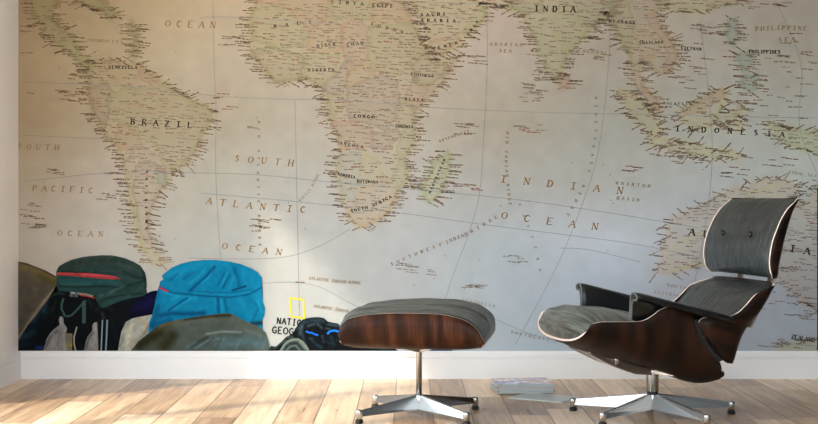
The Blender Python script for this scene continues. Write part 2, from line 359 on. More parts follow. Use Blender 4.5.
GRAT = [
 [(213,-170),(213,0),(214,60),(216,110),(216,180),(222,270),(232,345)], [(487,-170),(487,0),(487,70),(484,130),(480,190),(470,230),(455,270),(435,330)],
 [(612,-170),(610,20),(608,70),(603,120),(595,165),(580,210),(555,270),(515,345)], [(295,100),(297,200),(300,345)], [(700,20),(712,160),(690,300),(660,345)],
 [(18,82),(120,86),(230,97),(350,101),(440,108),(530,112),(620,114),(820,118),(960,116)], [(18,182),(120,172),(200,173),(260,175),(330,182),(420,190),(520,200),(610,213),(700,228)],
 [(18,135),(130,140)], [(200,193),(300,202),(400,213),(480,224),(575,236),(640,245),(720,262)], [(200,18),(225,17),(340,24)], [(395,2),(500,4)],
 [(188,258),(240,259),(285,257),(320,246),(350,229)], [(255,284),(290,282),(320,287),(350,303),(372,312)], [(560,248),(590,250),(640,262)],
 [(765,-20),(800,60),(800,130),(830,200)], [(256,6),(256,-170)], [(455,300),(520,330),(560,342)],
]
def seg_dist(px, py, pts, closed):
    d = np.full(px.shape, 1e9); n = len(pts)
    for i in range(n if closed else n - 1):
        x0, y0 = pts[i]; x1, y1 = pts[(i + 1) % n]
        dx, dy = x1 - x0, y1 - y0; L2 = dx * dx + dy * dy + 1e-9
        t = np.clip(((px - x0) * dx + (py - y0) * dy) / L2, 0, 1)
        d = np.minimum(d, (px - x0 - t * dx) ** 2 + (py - y0 - t * dy) ** 2)
    return np.sqrt(d)
def inside(px, py, pts):
    r = np.zeros(px.shape, bool); n = len(pts)
    for i in range(n):
        x0, y0 = pts[i]; x1, y1 = pts[(i + 1) % n]
        if y0 == y1: continue
        c = ((y0 > py) != (y1 > py)) & (px < (x1 - x0) * (py - y0) / (y1 - y0) + x0)
        r ^= c
    return r
def rough(pts, amp=1.4, step=3.0, seed=1):
    # break straight spans up into a coastline
    rnd = random.Random(seed); out = []
    n = len(pts)
    for i in range(n):
        x0, y0 = pts[i]; x1, y1 = pts[(i + 1) % n]
        L = math.hypot(x1 - x0, y1 - y0); k = max(1, int(L / step))
        for j in range(k):
            t = j / k; a = amp * (0.4 if j == 0 else 1)
            out.append((x0 + (x1 - x0) * t + rnd.uniform(-a, a), y0 + (y1 - y0) * t + rnd.uniform(-a, a)))
    return out
for i, k in enumerate(COAST): COAST[k] = (COAST[k][0], rough(COAST[k][1], 2.0, 4.0, i))

def color_attr(me, cols):   # cols: (nverts,3) in display values
    a = me.color_attributes.new('ink', 'FLOAT_COLOR', 'POINT')
    c = np.ones((len(cols), 4), np.float32); c[:, :3] = tolin(cols)
    a.data.foreach_set('color', c.ravel())

# map sheet as one fine sheet whose colours are the print
STEP = 1.5
gx = np.append(np.arange(MURAL_L, MURAL_R, STEP), MURAL_R); gy = np.append(np.arange(MURAL_T, MURAL_B, STEP), MURAL_B)
GX, GY = np.meshgrid(gx, gy); fx_, fy_ = GX.ravel(), GY.ravel()
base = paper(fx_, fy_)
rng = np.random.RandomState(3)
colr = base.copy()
def vnoise(x, y, s, seed):
    r = np.random.RandomState(seed).rand(256, 256)
    xs, ys = x / s + 50, y / s + 50; i, j = np.floor(xs).astype(int), np.floor(ys).astype(int)
    u, v = xs - i, ys - j; u = u * u * (3 - 2 * u); v = v * v * (3 - 2 * v)
    g = lambda a, b: r[a % 256, b % 256]
    return (g(i, j) * (1 - u) + g(i + 1, j) * u) * (1 - v) + (g(i, j + 1) * (1 - u) + g(i + 1, j + 1) * u) * v
warm = (vnoise(fx_, fy_, 60, 1) - 0.5)[:, None] * np.array([3, 3.5, 4.5]) + (vnoise(fx_, fy_, 9, 2) - 0.5)[:, None] * 4
colr += warm
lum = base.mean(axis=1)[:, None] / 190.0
def over(mask, c, a):
    a = np.asarray(a)[:, None] if np.ndim(a) else a
    colr[mask] = colr[mask] * (1 - a) + c * a
for k, (tint, pts) in COAST.items():
    xs = [p[0] for p in pts]; ys = [p[1] for p in pts]
    bb = (fx_ > min(xs) - 6) & (fx_ < max(xs) + 6) & (fy_ > min(ys) - 6) & (fy_ < max(ys) + 6)
    ii = np.where(bb)[0]; ins = inside(fx_[ii], fy_[ii], pts); d = seg_dist(fx_[ii], fy_[ii], pts, True)
    t = np.array(tint, float) * lum[ii]
    a = np.where(ins, 0.26 + 0.30 * np.exp(-d / 3.0), 0.48 * np.exp(-d / 2.2))[:, None]
    colr[ii] = colr[ii] * (1 - a) + t * a
    # thin coast line
for n, (tint, pts) in enumerate(INNER):
    pts = rough(pts, 0.9, 4.0, 50 + n)
    xs = [p[0] for p in pts]; ys = [p[1] for p in pts]
    bb = (fx_ > min(xs) - 3) & (fx_ < max(xs) + 3) & (fy_ > min(ys) - 3) & (fy_ < max(ys) + 3)
    ii = np.where(bb)[0]; ins = inside(fx_[ii], fy_[ii], pts); d = seg_dist(fx_[ii], fy_[ii], pts, True)
    t = np.array(tint, float) * lum[ii]
    a = np.where(ins, 0.10 + 0.42 * np.exp(-d / 2.0), 0)[:, None]
    colr[ii] = colr[ii] * (1 - a) + t * a
nx, ny = len(gx), len(gy)
co = np.zeros((nx * ny, 3), np.float32); co[:, 0] = wx(fx_); co[:, 1] = Y(0); co[:, 2] = wz(fy_)
idx = np.arange(nx * ny).reshape(ny, nx)
q = np.stack([idx[:-1, :-1], idx[1:, :-1], idx[1:, 1:], idx[:-1, 1:]], -1).reshape(-1, 4)
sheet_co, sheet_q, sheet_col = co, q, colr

# -------- ink collected as flat strips
def resample2(pts, step=9.0):
    out = []; m = len(pts)
    for k in range(m - 1):
        p0, p1, p2, p3 = pts[max(k - 1, 0)], pts[k], pts[k + 1], pts[min(k + 2, m - 1)]
        n = max(1, int(math.hypot(p2[0] - p1[0], p2[1] - p1[1]) / step))
        for i in range(n):
            f = i / n
            out.append(tuple(0.5 * (2 * b + (c - a) * f + (2 * a - 5 * b + 4 * c - d) * f * f + (3 * b - a - 3 * c + d) * f ** 3) for a, b, c, d in zip(p0, p1, p2, p3)))
    out.append(pts[-1]); return out
class Ink:
    def __init__(s): s.v = []; s.f = []; s.c = []
    def quad(s, pts, col):
        n = len(s.v); s.v += pts; s.f.append(tuple(range(n, n + len(pts)))); s.c += [col] * len(pts)
    def bar(s, x0, y0, x1, y1, w, col, ext=0.0):
        dx, dy = x1 - x0, y1 - y0; L = math.hypot(dx, dy) or 1e-6; dx /= L; dy /= L
        x0 -= dx * ext; y0 -= dy * ext; x1 += dx * ext; y1 += dy * ext
        a, b = -dy * w / 2, dx * w / 2
        s.quad([(x0 + a, y0 + b), (x0 - a, y0 - b), (x1 - a, y1 - b), (x1 + a, y1 + b)], col)
    def build(s, name, layer, parent):
        me = bpy.data.meshes.new(name)
        me.from_pydata([(wx(x), Y(layer), wz(y)) for x, y in s.v], [], s.f)
        color_attr(me, np.array(s.c, float)); return link_mesh(name, me, MT['ink'], parent)

def mixc(a, b, t): return tuple(a[i] * (1 - t) + b[i] * t for i in range(3))
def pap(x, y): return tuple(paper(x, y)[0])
names = Ink()
for pts in GRAT:
    pts = resample2(pts)
    for a, b in zip(pts[:-1], pts[1:]):
        if min(a[0], b[0]) < MURAL_L or max(a[0], b[0]) > MURAL_R or min(a[1], b[1]) < MURAL_T or max(a[1], b[1]) > MURAL_B: continue
        names.bar(a[0], a[1], b[0], b[1], 0.7, mixc(pap(*a), (110, 118, 122), 0.42), 0.1)
def tiny(x, y, L, ang, dark=0.8, w=1.0, red=False):
    # a place name too small to read: a row of word-length specks
    ca, sa = math.cos(ang), math.sin(ang); t = 0
    ink = (136, 70, 60) if red else (112, 86, 64)
    col = mixc(pap(x, y), ink, dark)
    while t < L:
        l = min(L - t, random.uniform(2.5, 7))
        names.bar(x + ca * t, y + sa * t, x + ca * (t + l), y + sa * (t + l), w * random.uniform(0.95, 1.25), col)
        t += l + random.uniform(0.6, 1.2)
for k, (tint, pts) in COAST.items():
    n = len(pts); acc = 0
    area = sum(pts[i][0] * pts[(i + 1) % n][1] - pts[(i + 1) % n][0] * pts[i][1] for i in range(n))
    sg = 1 if area > 0 else -1
    for i in range(n):
        x0, y0 = pts[i]; x1, y1 = pts[(i + 1) % n]; L = math.hypot(x1 - x0, y1 - y0)
        if y0 < -160 or x0 > MURAL_R - 4: continue
        nxn, nyn = sg * (y1 - y0) / (L + 1e-6), -sg * (x1 - x0) / (L + 1e-6)
        acc += L * (0.35 + 0.65 * abs(nxn))
        while acc > 1.9:
            acc -= 1.9
            if random.random() < (0.12 if k != 'australia' else 0.25): continue
            t = random.random(); x, y = x0 + (x1 - x0) * t, y0 + (y1 - y0) * t
            ln = random.uniform(5, 14); side = 1 if nxn > 0 else -1
            ang = random.uniform(-0.02, 0.12) + (0.5 * nyn * side if abs(nyn) > 0.75 and random.random() < 0.7 else 0)
            if k in ('south_america',) and nxn > 0: ang += random.uniform(-0.1, 0.35)
            if k in ('australia', 'java', 'borneo', 'sumatra', 'celebes'): ang += random.choice([0.06, 0.1, -0.5])
            g = random.uniform(-4, 2)
            if side > 0: sx, sy = x + g, y
            else: sx, sy = x - g - math.cos(ang) * ln, y - math.sin(ang) * ln
            if sx < MURAL_L + 1 or sx + ln > MURAL_R - 1 or y < MURAL_T + 6 or max(sy, sy + ln * math.sin(ang)) > MURAL_B - 2: continue
            tiny(sx, sy, ln, ang, random.uniform(0.45, 0.85))
    # names inland
    xs = [p[0] for p in pts]; ys = [p[1] for p in pts]; yy = max(min(ys), -168) + 3
    while yy < min(max(ys), MURAL_B - 3):
        xx = min(xs) + random.uniform(0, 8)
        while xx < min(max(xs), MURAL_R - 16):
            ln = random.uniform(4, 13)
            pr = 0.74 if k not in ('australia',) else 0.5
            if random.random() < pr and inside(np.array([xx, xx + ln]), np.array([yy, yy]), pts).all():
                tiny(xx, yy + random.uniform(-1, 1), ln, random.uniform(-0.05, 0.15), random.uniform(0.3, 0.7), 0.95, random.random() < 0.12)
            xx += ln + random.uniform(1.5, 7)
        yy += 2.9
# island clusters in the open sea
for (cx, cy, rx, ry, n, red) in [(78,75,10,4,4,1),(72,95,12,6,9,0),(32,52,5,2,1,0),(28,28,8,4,4,0),(232,40,12,5,7,0),(225,95,10,3,3,1),(230,108,8,2,2,1),(265,225,14,7,9,0),(252,127,5,2,2,0),(410,160,14,3,0,0),(468,130,12,8,8,0),(462,186,18,4,8,1),(475,60,8,5,5,0),(535,85,8,12,12,0),(530,130,14,6,8,1),(530,98,12,4,4,0),
     (405,268,9,5,7,0),(428,272,8,3,3,0),(515,258,10,4,4,0),(25,92,6,2,1,0),(35,215,12,12,9,0),(53,172,8,3,5,0),(110,173,8,2,2,1),(112,196,12,3,5,0),(38,225,8,5,4,0),(790,100,18,22,9,0),(775,60,14,10,6,0),(755,100,16,10,9,0),(770,5,22,5,9,1),(635,168,9,3,5,1),(690,62,24,20,8,0),(705,28,14,6,8,0),(790,200,14,10,9,0),
     (476,287,10,3,6,0),(505,262,8,3,0,0),(325,281,2,1,0,0),(300,281,5,2,1,1),(680,80,14,8,7,0),(800,60,16,30,7,0),(600,40,8,20,10,0),(598,20,12,8,8,0),(812,230,6,20,6,0),(800,312,12,10,8,0),(790,262,8,14,8,0),(775,345,12,3,4,0),(770,300,10,12,4,0),(670,150,16,8,10,0),(690,158,16,6,8,0),(735,172,14,5,6,1),(780,160,14,8,5,0),(810,60,6,10,4,0)]:
    for _ in range(int(n * 1.25)):
        ln = random.uniform(5, 14); x = cx + random.uniform(-rx, rx) - ln / 2; y = cy + random.uniform(-ry, ry)
        if x < MURAL_L + 1: x = MURAL_L + 2
        tiny(x, y, ln, random.uniform(0, 0.14), random.uniform(0.4, 0.75), 0.95, bool(red) and random.random() < 0.5)
for _ in range(70):   # lone specks: small islands
    x, y = random.uniform(30, 800), random.uniform(5, 330)
    names.bar(x, y, x + 1.4, y + 0.3, 1.0, mixc(pap(x, y), (130, 105, 70), 0.6))
LAYERS = [(names, 2)]

# -------- serif stroke lettering
G = {
 'A': [((0,1),(.5,0),0),((.5,0),(1,1),1),((.22,.62),(.78,.62),0)], 'B': [((.15,0),(.15,1),1),((.15,0),(.7,.05),0),((.7,.05),(.78,.25),1),((.78,.25),(.6,.47),0),((.15,.48),(.6,.48),0),((.6,.48),(.88,.7),1),((.88,.7),(.7,.97),1),((.15,1),(.7,.97),0)],
 'C': [((.9,.2),(.6,.02),0),((.6,.02),(.25,.15),1),((.25,.15),(.08,.5),1),((.08,.5),(.25,.87),1),((.25,.87),(.6,1),1),((.6,1),(.92,.82),0)], 'D': [((.15,0),(.15,1),1),((.15,0),(.6,.04),0),((.6,.04),(.9,.35),1),((.9,.35),(.9,.65),1),((.9,.65),(.6,.97),1),((.15,1),(.6,.97),0)],
 'E': [((.15,0),(.15,1),1),((.15,0),(.85,0),0),((.15,.48),(.65,.48),0),((.15,1),(.88,1),0)], 'F': [((.15,0),(.15,1),1),((.15,0),(.85,0),0),((.15,.48),(.65,.48),0)],
 'G': [((.9,.2),(.6,.02),0),((.6,.02),(.25,.15),1),((.25,.15),(.08,.5),1),((.08,.5),(.25,.87),1),((.25,.87),(.6,1),1),((.6,1),(.9,.85),0),((.9,.85),(.9,.55),1),((.9,.55),(.6,.55),0)],
 'H': [((.12,0),(.12,1),1),((.88,0),(.88,1),1),((.12,.5),(.88,.5),0)], 'I': [((.5,0),(.5,1),1),((.28,0),(.72,0),0),((.28,1),(.72,1),0)], 'J': [((.6,0),(.6,.85),1),((.6,.85),(.3,1),0)],
 'K': [((.12,0),(.12,1),1),((.85,0),(.15,.55),0),((.4,.4),(.9,1),1)], 'L': [((.15,0),(.15,1),1),((.15,1),(.85,1),0),((.85,1),(.88,.8),0)], 'M': [((.08,1),(.12,0),0),((.12,0),(.5,.85),1),((.5,.85),(.88,0),0),((.88,0),(.92,1),1)],
 'N': [((.12,1),(.12,0),0),((.12,0),(.88,1),1),((.88,1),(.88,0),0)], 'O': [((.5,0),(.15,.2),0),((.15,.2),(.05,.5),1),((.05,.5),(.15,.82),1),((.15,.82),(.5,1),0),((.5,1),(.85,.82),0),((.85,.82),(.95,.5),1),((.95,.5),(.85,.2),1),((.85,.2),(.5,0),0)],
 'P': [((.15,0),(.15,1),1),((.15,0),(.7,.04),0),((.7,.04),(.85,.27),1),((.85,.27),(.65,.5),0),((.65,.5),(.15,.52),0)], 'R': [((.15,0),(.15,1),1),((.15,0),(.7,.04),0),((.7,.04),(.82,.25),1),((.82,.25),(.6,.48),0),((.6,.48),(.15,.5),0),((.5,.5),(.92,1),1)],
 'S': [((.82,.18),(.5,0),0),((.5,0),(.2,.2),1),((.2,.2),(.5,.48),1),((.5,.48),(.82,.76),1),((.82,.76),(.5,1),0),((.5,1),(.15,.82),0)], 'T': [((.5,0),(.5,1),1),((.05,0),(.95,0),0)], 'U': [((.12,0),(.12,.7),1),((.12,.7),(.4,1),1),((.4,1),(.85,.75),0),((.85,.75),(.85,0),0)],
 'V': [((0,0),(.5,1),1),((.5,1),(1,0),0)], 'W': [((0,0),(.28,1),1),((.28,1),(.5,.2),0),((.5,.2),(.72,1),1),((.72,1),(1,0),0)], 'X': [((0,0),(1,1),1),((1,0),(0,1),0)], 'Y': [((0,0),(.5,.5),1),((1,0),(.5,.5),0),((.5,.5),(.5,1),1)], 'Z': [((.08,0),(.9,0),0),((.9,0),(.08,1),1),((.08,1),(.92,1),0)],
}
def glyph(ink, ch, x, y, w, h, ang, col, heavy, serif=True, slant=0.0, thin=None):
    # (x, y): centre of the letter
    if ch not in G: return
    ca, sa = math.cos(ang), math.sin(ang)
    def T(p):
        u = (p[0] - .5) * w + slant * (0.5 - p[1]) * h; v = (p[1] - .5) * h
        return x + u * ca - v * sa, y + u * sa + v * ca
    for a, b, th in G[ch]:
        (x0, y0), (x1, y1) = T(a), T(b)
        ink.bar(x0, y0, x1, y1, heavy if th else (thin or heavy * 0.5), col, 0.12)
    if serif:
        ends = {}
        for a, b, th in G[ch]:
            for p in (a, b): ends[p] = ends.get(p, 0) + 1
        for p, n in ends.items():
            if p[1] in (0, 1) and (n == 1 or ch in 'BDEFHKLMNPR' and p[0] < 0.2):
                x0, y0 = T((p[0] - 1.0 / w * h * 0.16, p[1])); x1, y1 = T((p[0] + 1.0 / w * h * 0.16, p[1]))
                ink.bar(x0, y0, x1, y1, heavy * 0.5, col)
OCHRE = (138, 104, 60); DARKC = (58, 50, 44)
def word(txt, pts, h, w, ink_c, name, heavy, dark=0.8, serif=True, slant=0.0, upright=False, hide=()):
    # letters centred along a path
    Ls = [0]
    for a, b in zip(pts[:-1], pts[1:]): Ls.append(Ls[-1] + math.hypot(b[0] - a[0], b[1] - a[1]))
    I = Ink(); n = len(txt)
    for i, ch in enumerate(txt):
        d = Ls[-1] * i / max(1, n - 1); j = 0
        while j < len(pts) - 2 and Ls[j + 1] < d: j += 1
        t = (d - Ls[j]) / (Ls[j + 1] - Ls[j] + 1e-9)
        x = pts[j][0] + (pts[j + 1][0] - pts[j][0]) * t; y = pts[j][1] + (pts[j + 1][1] - pts[j][1]) * t
        ang = 0 if upright else math.atan2(pts[j + 1][1] - pts[j][1], pts[j + 1][0] - pts[j][0])
        glyph(I, ch, x, y, w, h, ang, mixc(pap(x, y), ink_c, dark), heavy, serif, slant)
    if I.v:
        LAYERS.append((I, 3))
    return I
def sea(t, pts, h=6.2, w=5.2, heavy=1.25, dark=0.8, slant=0.12): word(t, pts, h, w, OCHRE, 'ocean_name', heavy, dark, True, slant)
def land(t, pts, h=5.5, w=4.6, heavy=1.5, dark=0.9): word(t, pts, h, w, DARKC, 'country_name', heavy, dark)
sea('OCEAN', [(168,23.5),(213,25)]); sea('SOUTH', [(20,146),(37,147),(57,147.5)], 5.2, 4.4, 1.1, 0.6); sea('PACIFIC', [(35,188),(65,189),(91,190.5)], 5.5, 4.6, 1.1, 0.65); sea('OCEAN', [(60,233),(101,234)], 5, 4.6, 1.1, 0.6)
sea('SOUTH', [(237.5,158.5),(291,163)]); sea('ATLANTIC', [(209.5,201),(255,206),(303,209.5)]); sea('OCEAN', [(225,246),(252,249),(279,252)], 5.8)
sea('INDIAN', [(503.5,179),(549,183.5),(572,185.5),(594,187.5)][:2] + [(620,190.5)], 6.6, 5.8, 1.35, 0.85); sea('OCEAN', [(504.5,215.5),(548,221),(595,226.5)], 6.6, 6.0, 1.35, 0.85)
sea('ARABIAN', [(491,44),(521,45)], 3, 2.6, .8, .6); sea('SEA', [(500.5,51),(510,51)], 3, 2.6, .8, .7); sea('BENGAL', [(584,51),(606,53)], 3, 2.6, .8, .6)
sea('PHILIPPINE', [(757,29),(780,27.5),(805,28.5)], 4, 3.6, 1.0, .7); sea('SEA', [(780,40),(793,39)], 4, 3.8, 1.0, .7)
sea('CELEBES', [(734,103),(748,103)], 2.4, 1.8, .6, .5); sea('SEA', [(738,107),(744,107)], 2.4, 1.8, .6, .5)
sea('WHARTON', [(617,183),(649,186)], 3.0, 2.6, .8, .65); sea('BASIN', [(618,198),(638,200)], 3, 2.6, .8, .65)
sea('CARIBBEAN', [(89,40),(108,41)], 2.4, 1.9, .6, .55); sea('SEA', [(113,41.5),(122,42)], 2.4, 2.0, .6, .55)
sea('SOUTHWEST', [(392,264),(418,253),(440,245)], 3, 2.6, .8, .75); sea('INDIAN', [(447,242),(466,234)], 3, 2.6, .8, .75); sea('RIDGE', [(472,231),(496,217)], 3, 2.6, .8, .75)
sea('MID INDIAN RIDGE', [(507.5,133),(506,160),(508,185),(510,204)], 2.6, 2.4, .8, .7)
sea('NINETYEAST RIDGE', [(596,98),(596,130),(591,165),(582,190),(568,215)], 2.6, 2.4, .8, .75)
sea('MID ATLANTIC RIDGE', [(259,122),(259,150),(258,180),(259,210),(260,245)], 2.4, 2.2, .8, .7)
sea('ATLANTIC INDIAN RIDGE', [(310,278),(335,281),(360,283)], 2.6, 2.2, .7, .6); sea('ATLANTIC INDIAN BASIN', [(315,306),(340,310),(362,313)], 2.6, 2.2, .7, .6)
sea('WALVIS RIDGE', [(300,200),(310,190),(318,175)], 2.2, 1.9, .6, .5); sea('SEYCHELLES', [(440,141),(468,131)], 2.2, 2.2, .7, .8)
sea('EASTERN', [(520,205),(535,245),(540,270)], 2.2, 2.2, .8, .6); sea('SOUTHEAST INDIAN', [(512,332),(540,338),(580,344)], 2.8, 2.5, .8, .65)
sea('KERGUELEN', [(463,300),(480,303),(494,306)], 2.6, 2.3, .7, .6); sea('SOUTH', [(668,285),(685,288)], 2.8, 2.6, .7, .6); sea('AUSTRALIAN', [(655,292),(690,297)], 2.6, 2.4, .7, .55)
sea('CORAL SEA', [(790,172),(815,176)], 2.6, 2.4, .7, .5)
land('BRAZIL', [(133,121.5),(190,125)], 5.6, 4.4, 1.4, .8); land('INDIA', [(536.5,8.5),(573,9.5)], 5.6, 4.4, 1.5, .85)
land('INDONESIA', [(677.5,128.5),(730,131),(782,134.5)], 5.2, 4.4, 1.35, .8); land('AUSTRALIA', [(692,232),(807,251)], 6.6, 5.8, 1.8, .88)
land('PHILIPPINES', [(750,51.5),(779,52)], 3.2, 2.4, 1.0); land('VENEZUELA', [(110,67),(136,67.5)], 2.8, 2.3, .9, .7); land('ZEALAND', [(793,336.5),(813,340)], 3.8, 3.0, 1.1)
land('MYANMAR', [(610,21),(634,23)], 2.8, 2.6, .9, .7); land('THAILAND', [(640,43),(662,42)], 2.6, 2.2, .8, .7); land('VIETNAM', [(682,48),(700,49)], 2.8, 2.2, .8, .8)
land('NIGER', [(318,46),(334,44)], 3, 2.6, .8, .7); land('MALI', [(275,26),(310,22)], 3, 2.6, .8, .7); land('CHAD', [(348,45),(362,43)], 3, 2.6, .8, .6); land('LIBYA', [(333,1),(362,4)], 3.2, 3, 1, .7)
land('EGYPT', [(374,5),(391,6)], 3.2, 2.8, 1, .75); land('NIGERIA', [(309,70),(333,70)], 2.8, 2.4, .8, .7); land('CONGO', [(355,116),(373,117)], 3, 2.8, .9, .8); land('ANGOLA', [(341,143),(362,147)], 2.8, 2.4, .8, .7)
land('NAMIBIA', [(339,174),(354,177)], 2.6, 2.0, .8, .8); land('BOTSWANA', [(358,181),(377,182)], 2.6, 2.0, .8, .8); land('SOUTH AFRICA', [(352,211),(372,206),(390,197)], 2.8, 2.4, .9, .8)
land('SAUDI', [(422,15),(444,14)], 3, 2.6, .9, .8); land('ARABIA', [(422,20),(454,21)], 3, 2.6, .9, .8); land('YEMEN', [(434,49),(456,43)], 2.8, 2.4, .8, .8); land('OMAN', [(468,34),(477,22)], 2.6, 2.2, .8, .7)
land('SUDAN', [(372,24),(402,32)], 2.8, 2.6, .8, .6); land('ETHIOPIA', [(412,74),(432,76)], 2.6, 2.2, .8, .7); land('KENYA', [(406,99),(422,100)], 2.6, 2.2, .8, .7); land('TANZANIA', [(396,126),(412,127)], 2.4, 2.0, .8, .7)
land('MADAGASCAR', [(430,192),(444,160)], 2.2, 2.0, .8, .7); land('ARGENTINA', [(147,228),(146,200),(147,172)], 2.2, 2.2, .9, .8); land('MALAYSIA', [(664,103),(690,104)], 2.4, 2.0, .7, .6)
# the map is one printed sheet: its tints and all its lettering in one mesh
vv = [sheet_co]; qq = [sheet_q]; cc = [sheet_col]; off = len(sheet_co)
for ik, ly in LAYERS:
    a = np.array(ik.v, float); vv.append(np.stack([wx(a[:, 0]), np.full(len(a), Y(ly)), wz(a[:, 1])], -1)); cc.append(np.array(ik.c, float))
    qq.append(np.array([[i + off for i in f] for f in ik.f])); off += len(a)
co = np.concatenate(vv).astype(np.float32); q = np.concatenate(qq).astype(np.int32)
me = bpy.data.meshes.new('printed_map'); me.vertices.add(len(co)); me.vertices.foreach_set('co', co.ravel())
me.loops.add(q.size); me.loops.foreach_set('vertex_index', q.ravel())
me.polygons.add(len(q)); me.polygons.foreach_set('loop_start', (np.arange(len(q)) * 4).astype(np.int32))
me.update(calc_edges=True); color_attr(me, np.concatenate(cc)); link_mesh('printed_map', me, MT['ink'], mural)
# sans lettering and frame emblem at the foot of the map
EM = Ink()
def sans(txt, x0, y0, x1, y1, h, w, name):
    I = EM; n = len(txt)
    for i, ch in enumerate(txt):
        t = i / (n - 1); glyph(I, ch, x0 + (x1 - x0) * t, y0 + (y1 - y0) * t, w if ch != 'I' else w, h, math.atan2(y1 - y0, x1 - x0), (34, 38, 40), 1.35, False, 0, 1.2)
sans('NATIONAL', 279, 320.8, 314.5, 324.3, 6.2, 4.0, 'emblem_lettering'); sans('GEOGRAPHIC', 274.5, 329.8, 325, 334.5, 6.6, 4.7, 'emblem_lettering')
I = EM; fr = [(290.2,298),(303.4,299.6),(304.6,318.2),(291.4,316.4)]
fc = (sum(p[0] for p in fr) / 4, sum(p[1] for p in fr) / 4)
def fs(p, k): return (fc[0] + (p[0] - fc[0]) * (1 + k / 7.0), fc[1] + (p[1] - fc[1]) * (1 + k / 9.5))
for i in range(4):
    a, b = fr[i], fr[(i + 1) % 4]; I.quad([fs(a, -1), fs(b, -1), fs(b, 1), fs(a, 1)], (206, 196, 66))
I.build('emblem', 3, mural)['label'] = 'yellow rectangle outline over black lettering half hidden by a bag'
I = Ink(); I.quad([(817, 188), (817, MURAL_B - .3), (818.2, MURAL_B - .3), (818.2, 188)], (16, 16, 16)); I.build('dark_strip', 3, mural)['label'] = 'thin black vertical line near right end of the print'

# -------- printed bags: outline meshes with a fine inner mesh, coloured like the print
def patch(name, outline, col_fn, layer, parent, step=1.2, smooth_edge=True):
    pts = outline
    # resample outline
    out = []
    for i in range(len(pts)):
        a, b = pts[i], pts[(i + 1) % len(pts)]; L = math.hypot(b[0] - a[0], b[1] - a[1]); k = max(1, int(L / step))
        for j in range(k): out.append((a[0] + (b[0] - a[0]) * j / k, min(a[1] + (b[1] - a[1]) * j / k, MURAL_B - 0.25)))
    xs = [p[0] for p in out]; ys = [p[1] for p in out]
    X, Yg = np.meshgrid(np.arange(min(xs) + .5, max(xs), step), np.arange(min(ys) + .5, max(ys), step)); X = X.ravel(); Yg = Yg.ravel()
    m = inside(X, Yg, out) & (seg_dist(X, Yg, out, True) > step * 0.6)
    n = len(out)
    allp = [Vector(p) for p in out] + [Vector((float(a), float(b))) for a, b in zip(X[m], Yg[m])]
    r = geometry.delaunay_2d_cdt(allp, [(i, (i + 1) % n) for i in range(n)], [], 1, 1e-5)
    vs, fs = r[0], r[2]
    me = bpy.data.meshes.new(name)
    me.from_pydata([(wx(v.x), Y(layer), wz(v.y)) for v in vs], [], [tuple(f) for f in fs])
    vx = np.array([v.x for v in vs]); vy = np.array([v.y for v in vs])
    color_attr(me, col_fn(vx, vy)); return link_mesh(name, me, MT['ink'], parent)
def folds(x0, y0, x1, y1, n, ang, cols, seed, a=.5, L=(5, 14), w=(.7, 1.6)):
    r = random.Random(seed); out = []
    for _ in range(n):
        x, y = r.uniform(x0, x1), r.uniform(y0, y1); t = ang + r.uniform(-.5, .5); l = r.uniform(*L) / 2
        bend = r.uniform(-1.5, 1.5)
        out.append(([(x - math.cos(t) * l, y - math.sin(t) * l), (x + bend, y + bend * .5), (x + math.cos(t) * l, y + math.sin(t) * l)], r.uniform(*w), r.choice(cols), a * r.uniform(.5, 1)))
    return out
def painter(basec, strokes, nscale=6, namp=8, seed=5):
    # strokes: (points, half width, colour, strength)
    def f(x, y):
        c = np.tile(np.array(basec, float), (len(x), 1))
        for pts, w, col, a in strokes:
            d = seg_dist(x, y, pts, False); al = (a * np.exp(-(d / w) ** 2))[:, None]
            c = c * (1 - al) + np.array(col, float) * al
        c += ((vnoise(x, y, nscale, seed) - .5) * namp)[:, None] * np.array([1, 1, 1.0]) * (c.mean(axis=1)[:, None] / 90 + .3)
        return c * 0.87
    return f
def strip(name, pts, w, col, layer, parent, w2=None):
    I = Ink()
    for i, (a, b) in enumerate(zip(pts[:-1], pts[1:])): I.bar(a[0], a[1], b[0], b[1], w, col, 0.25)
    return I.build(name, layer, parent)
B = MURAL_B
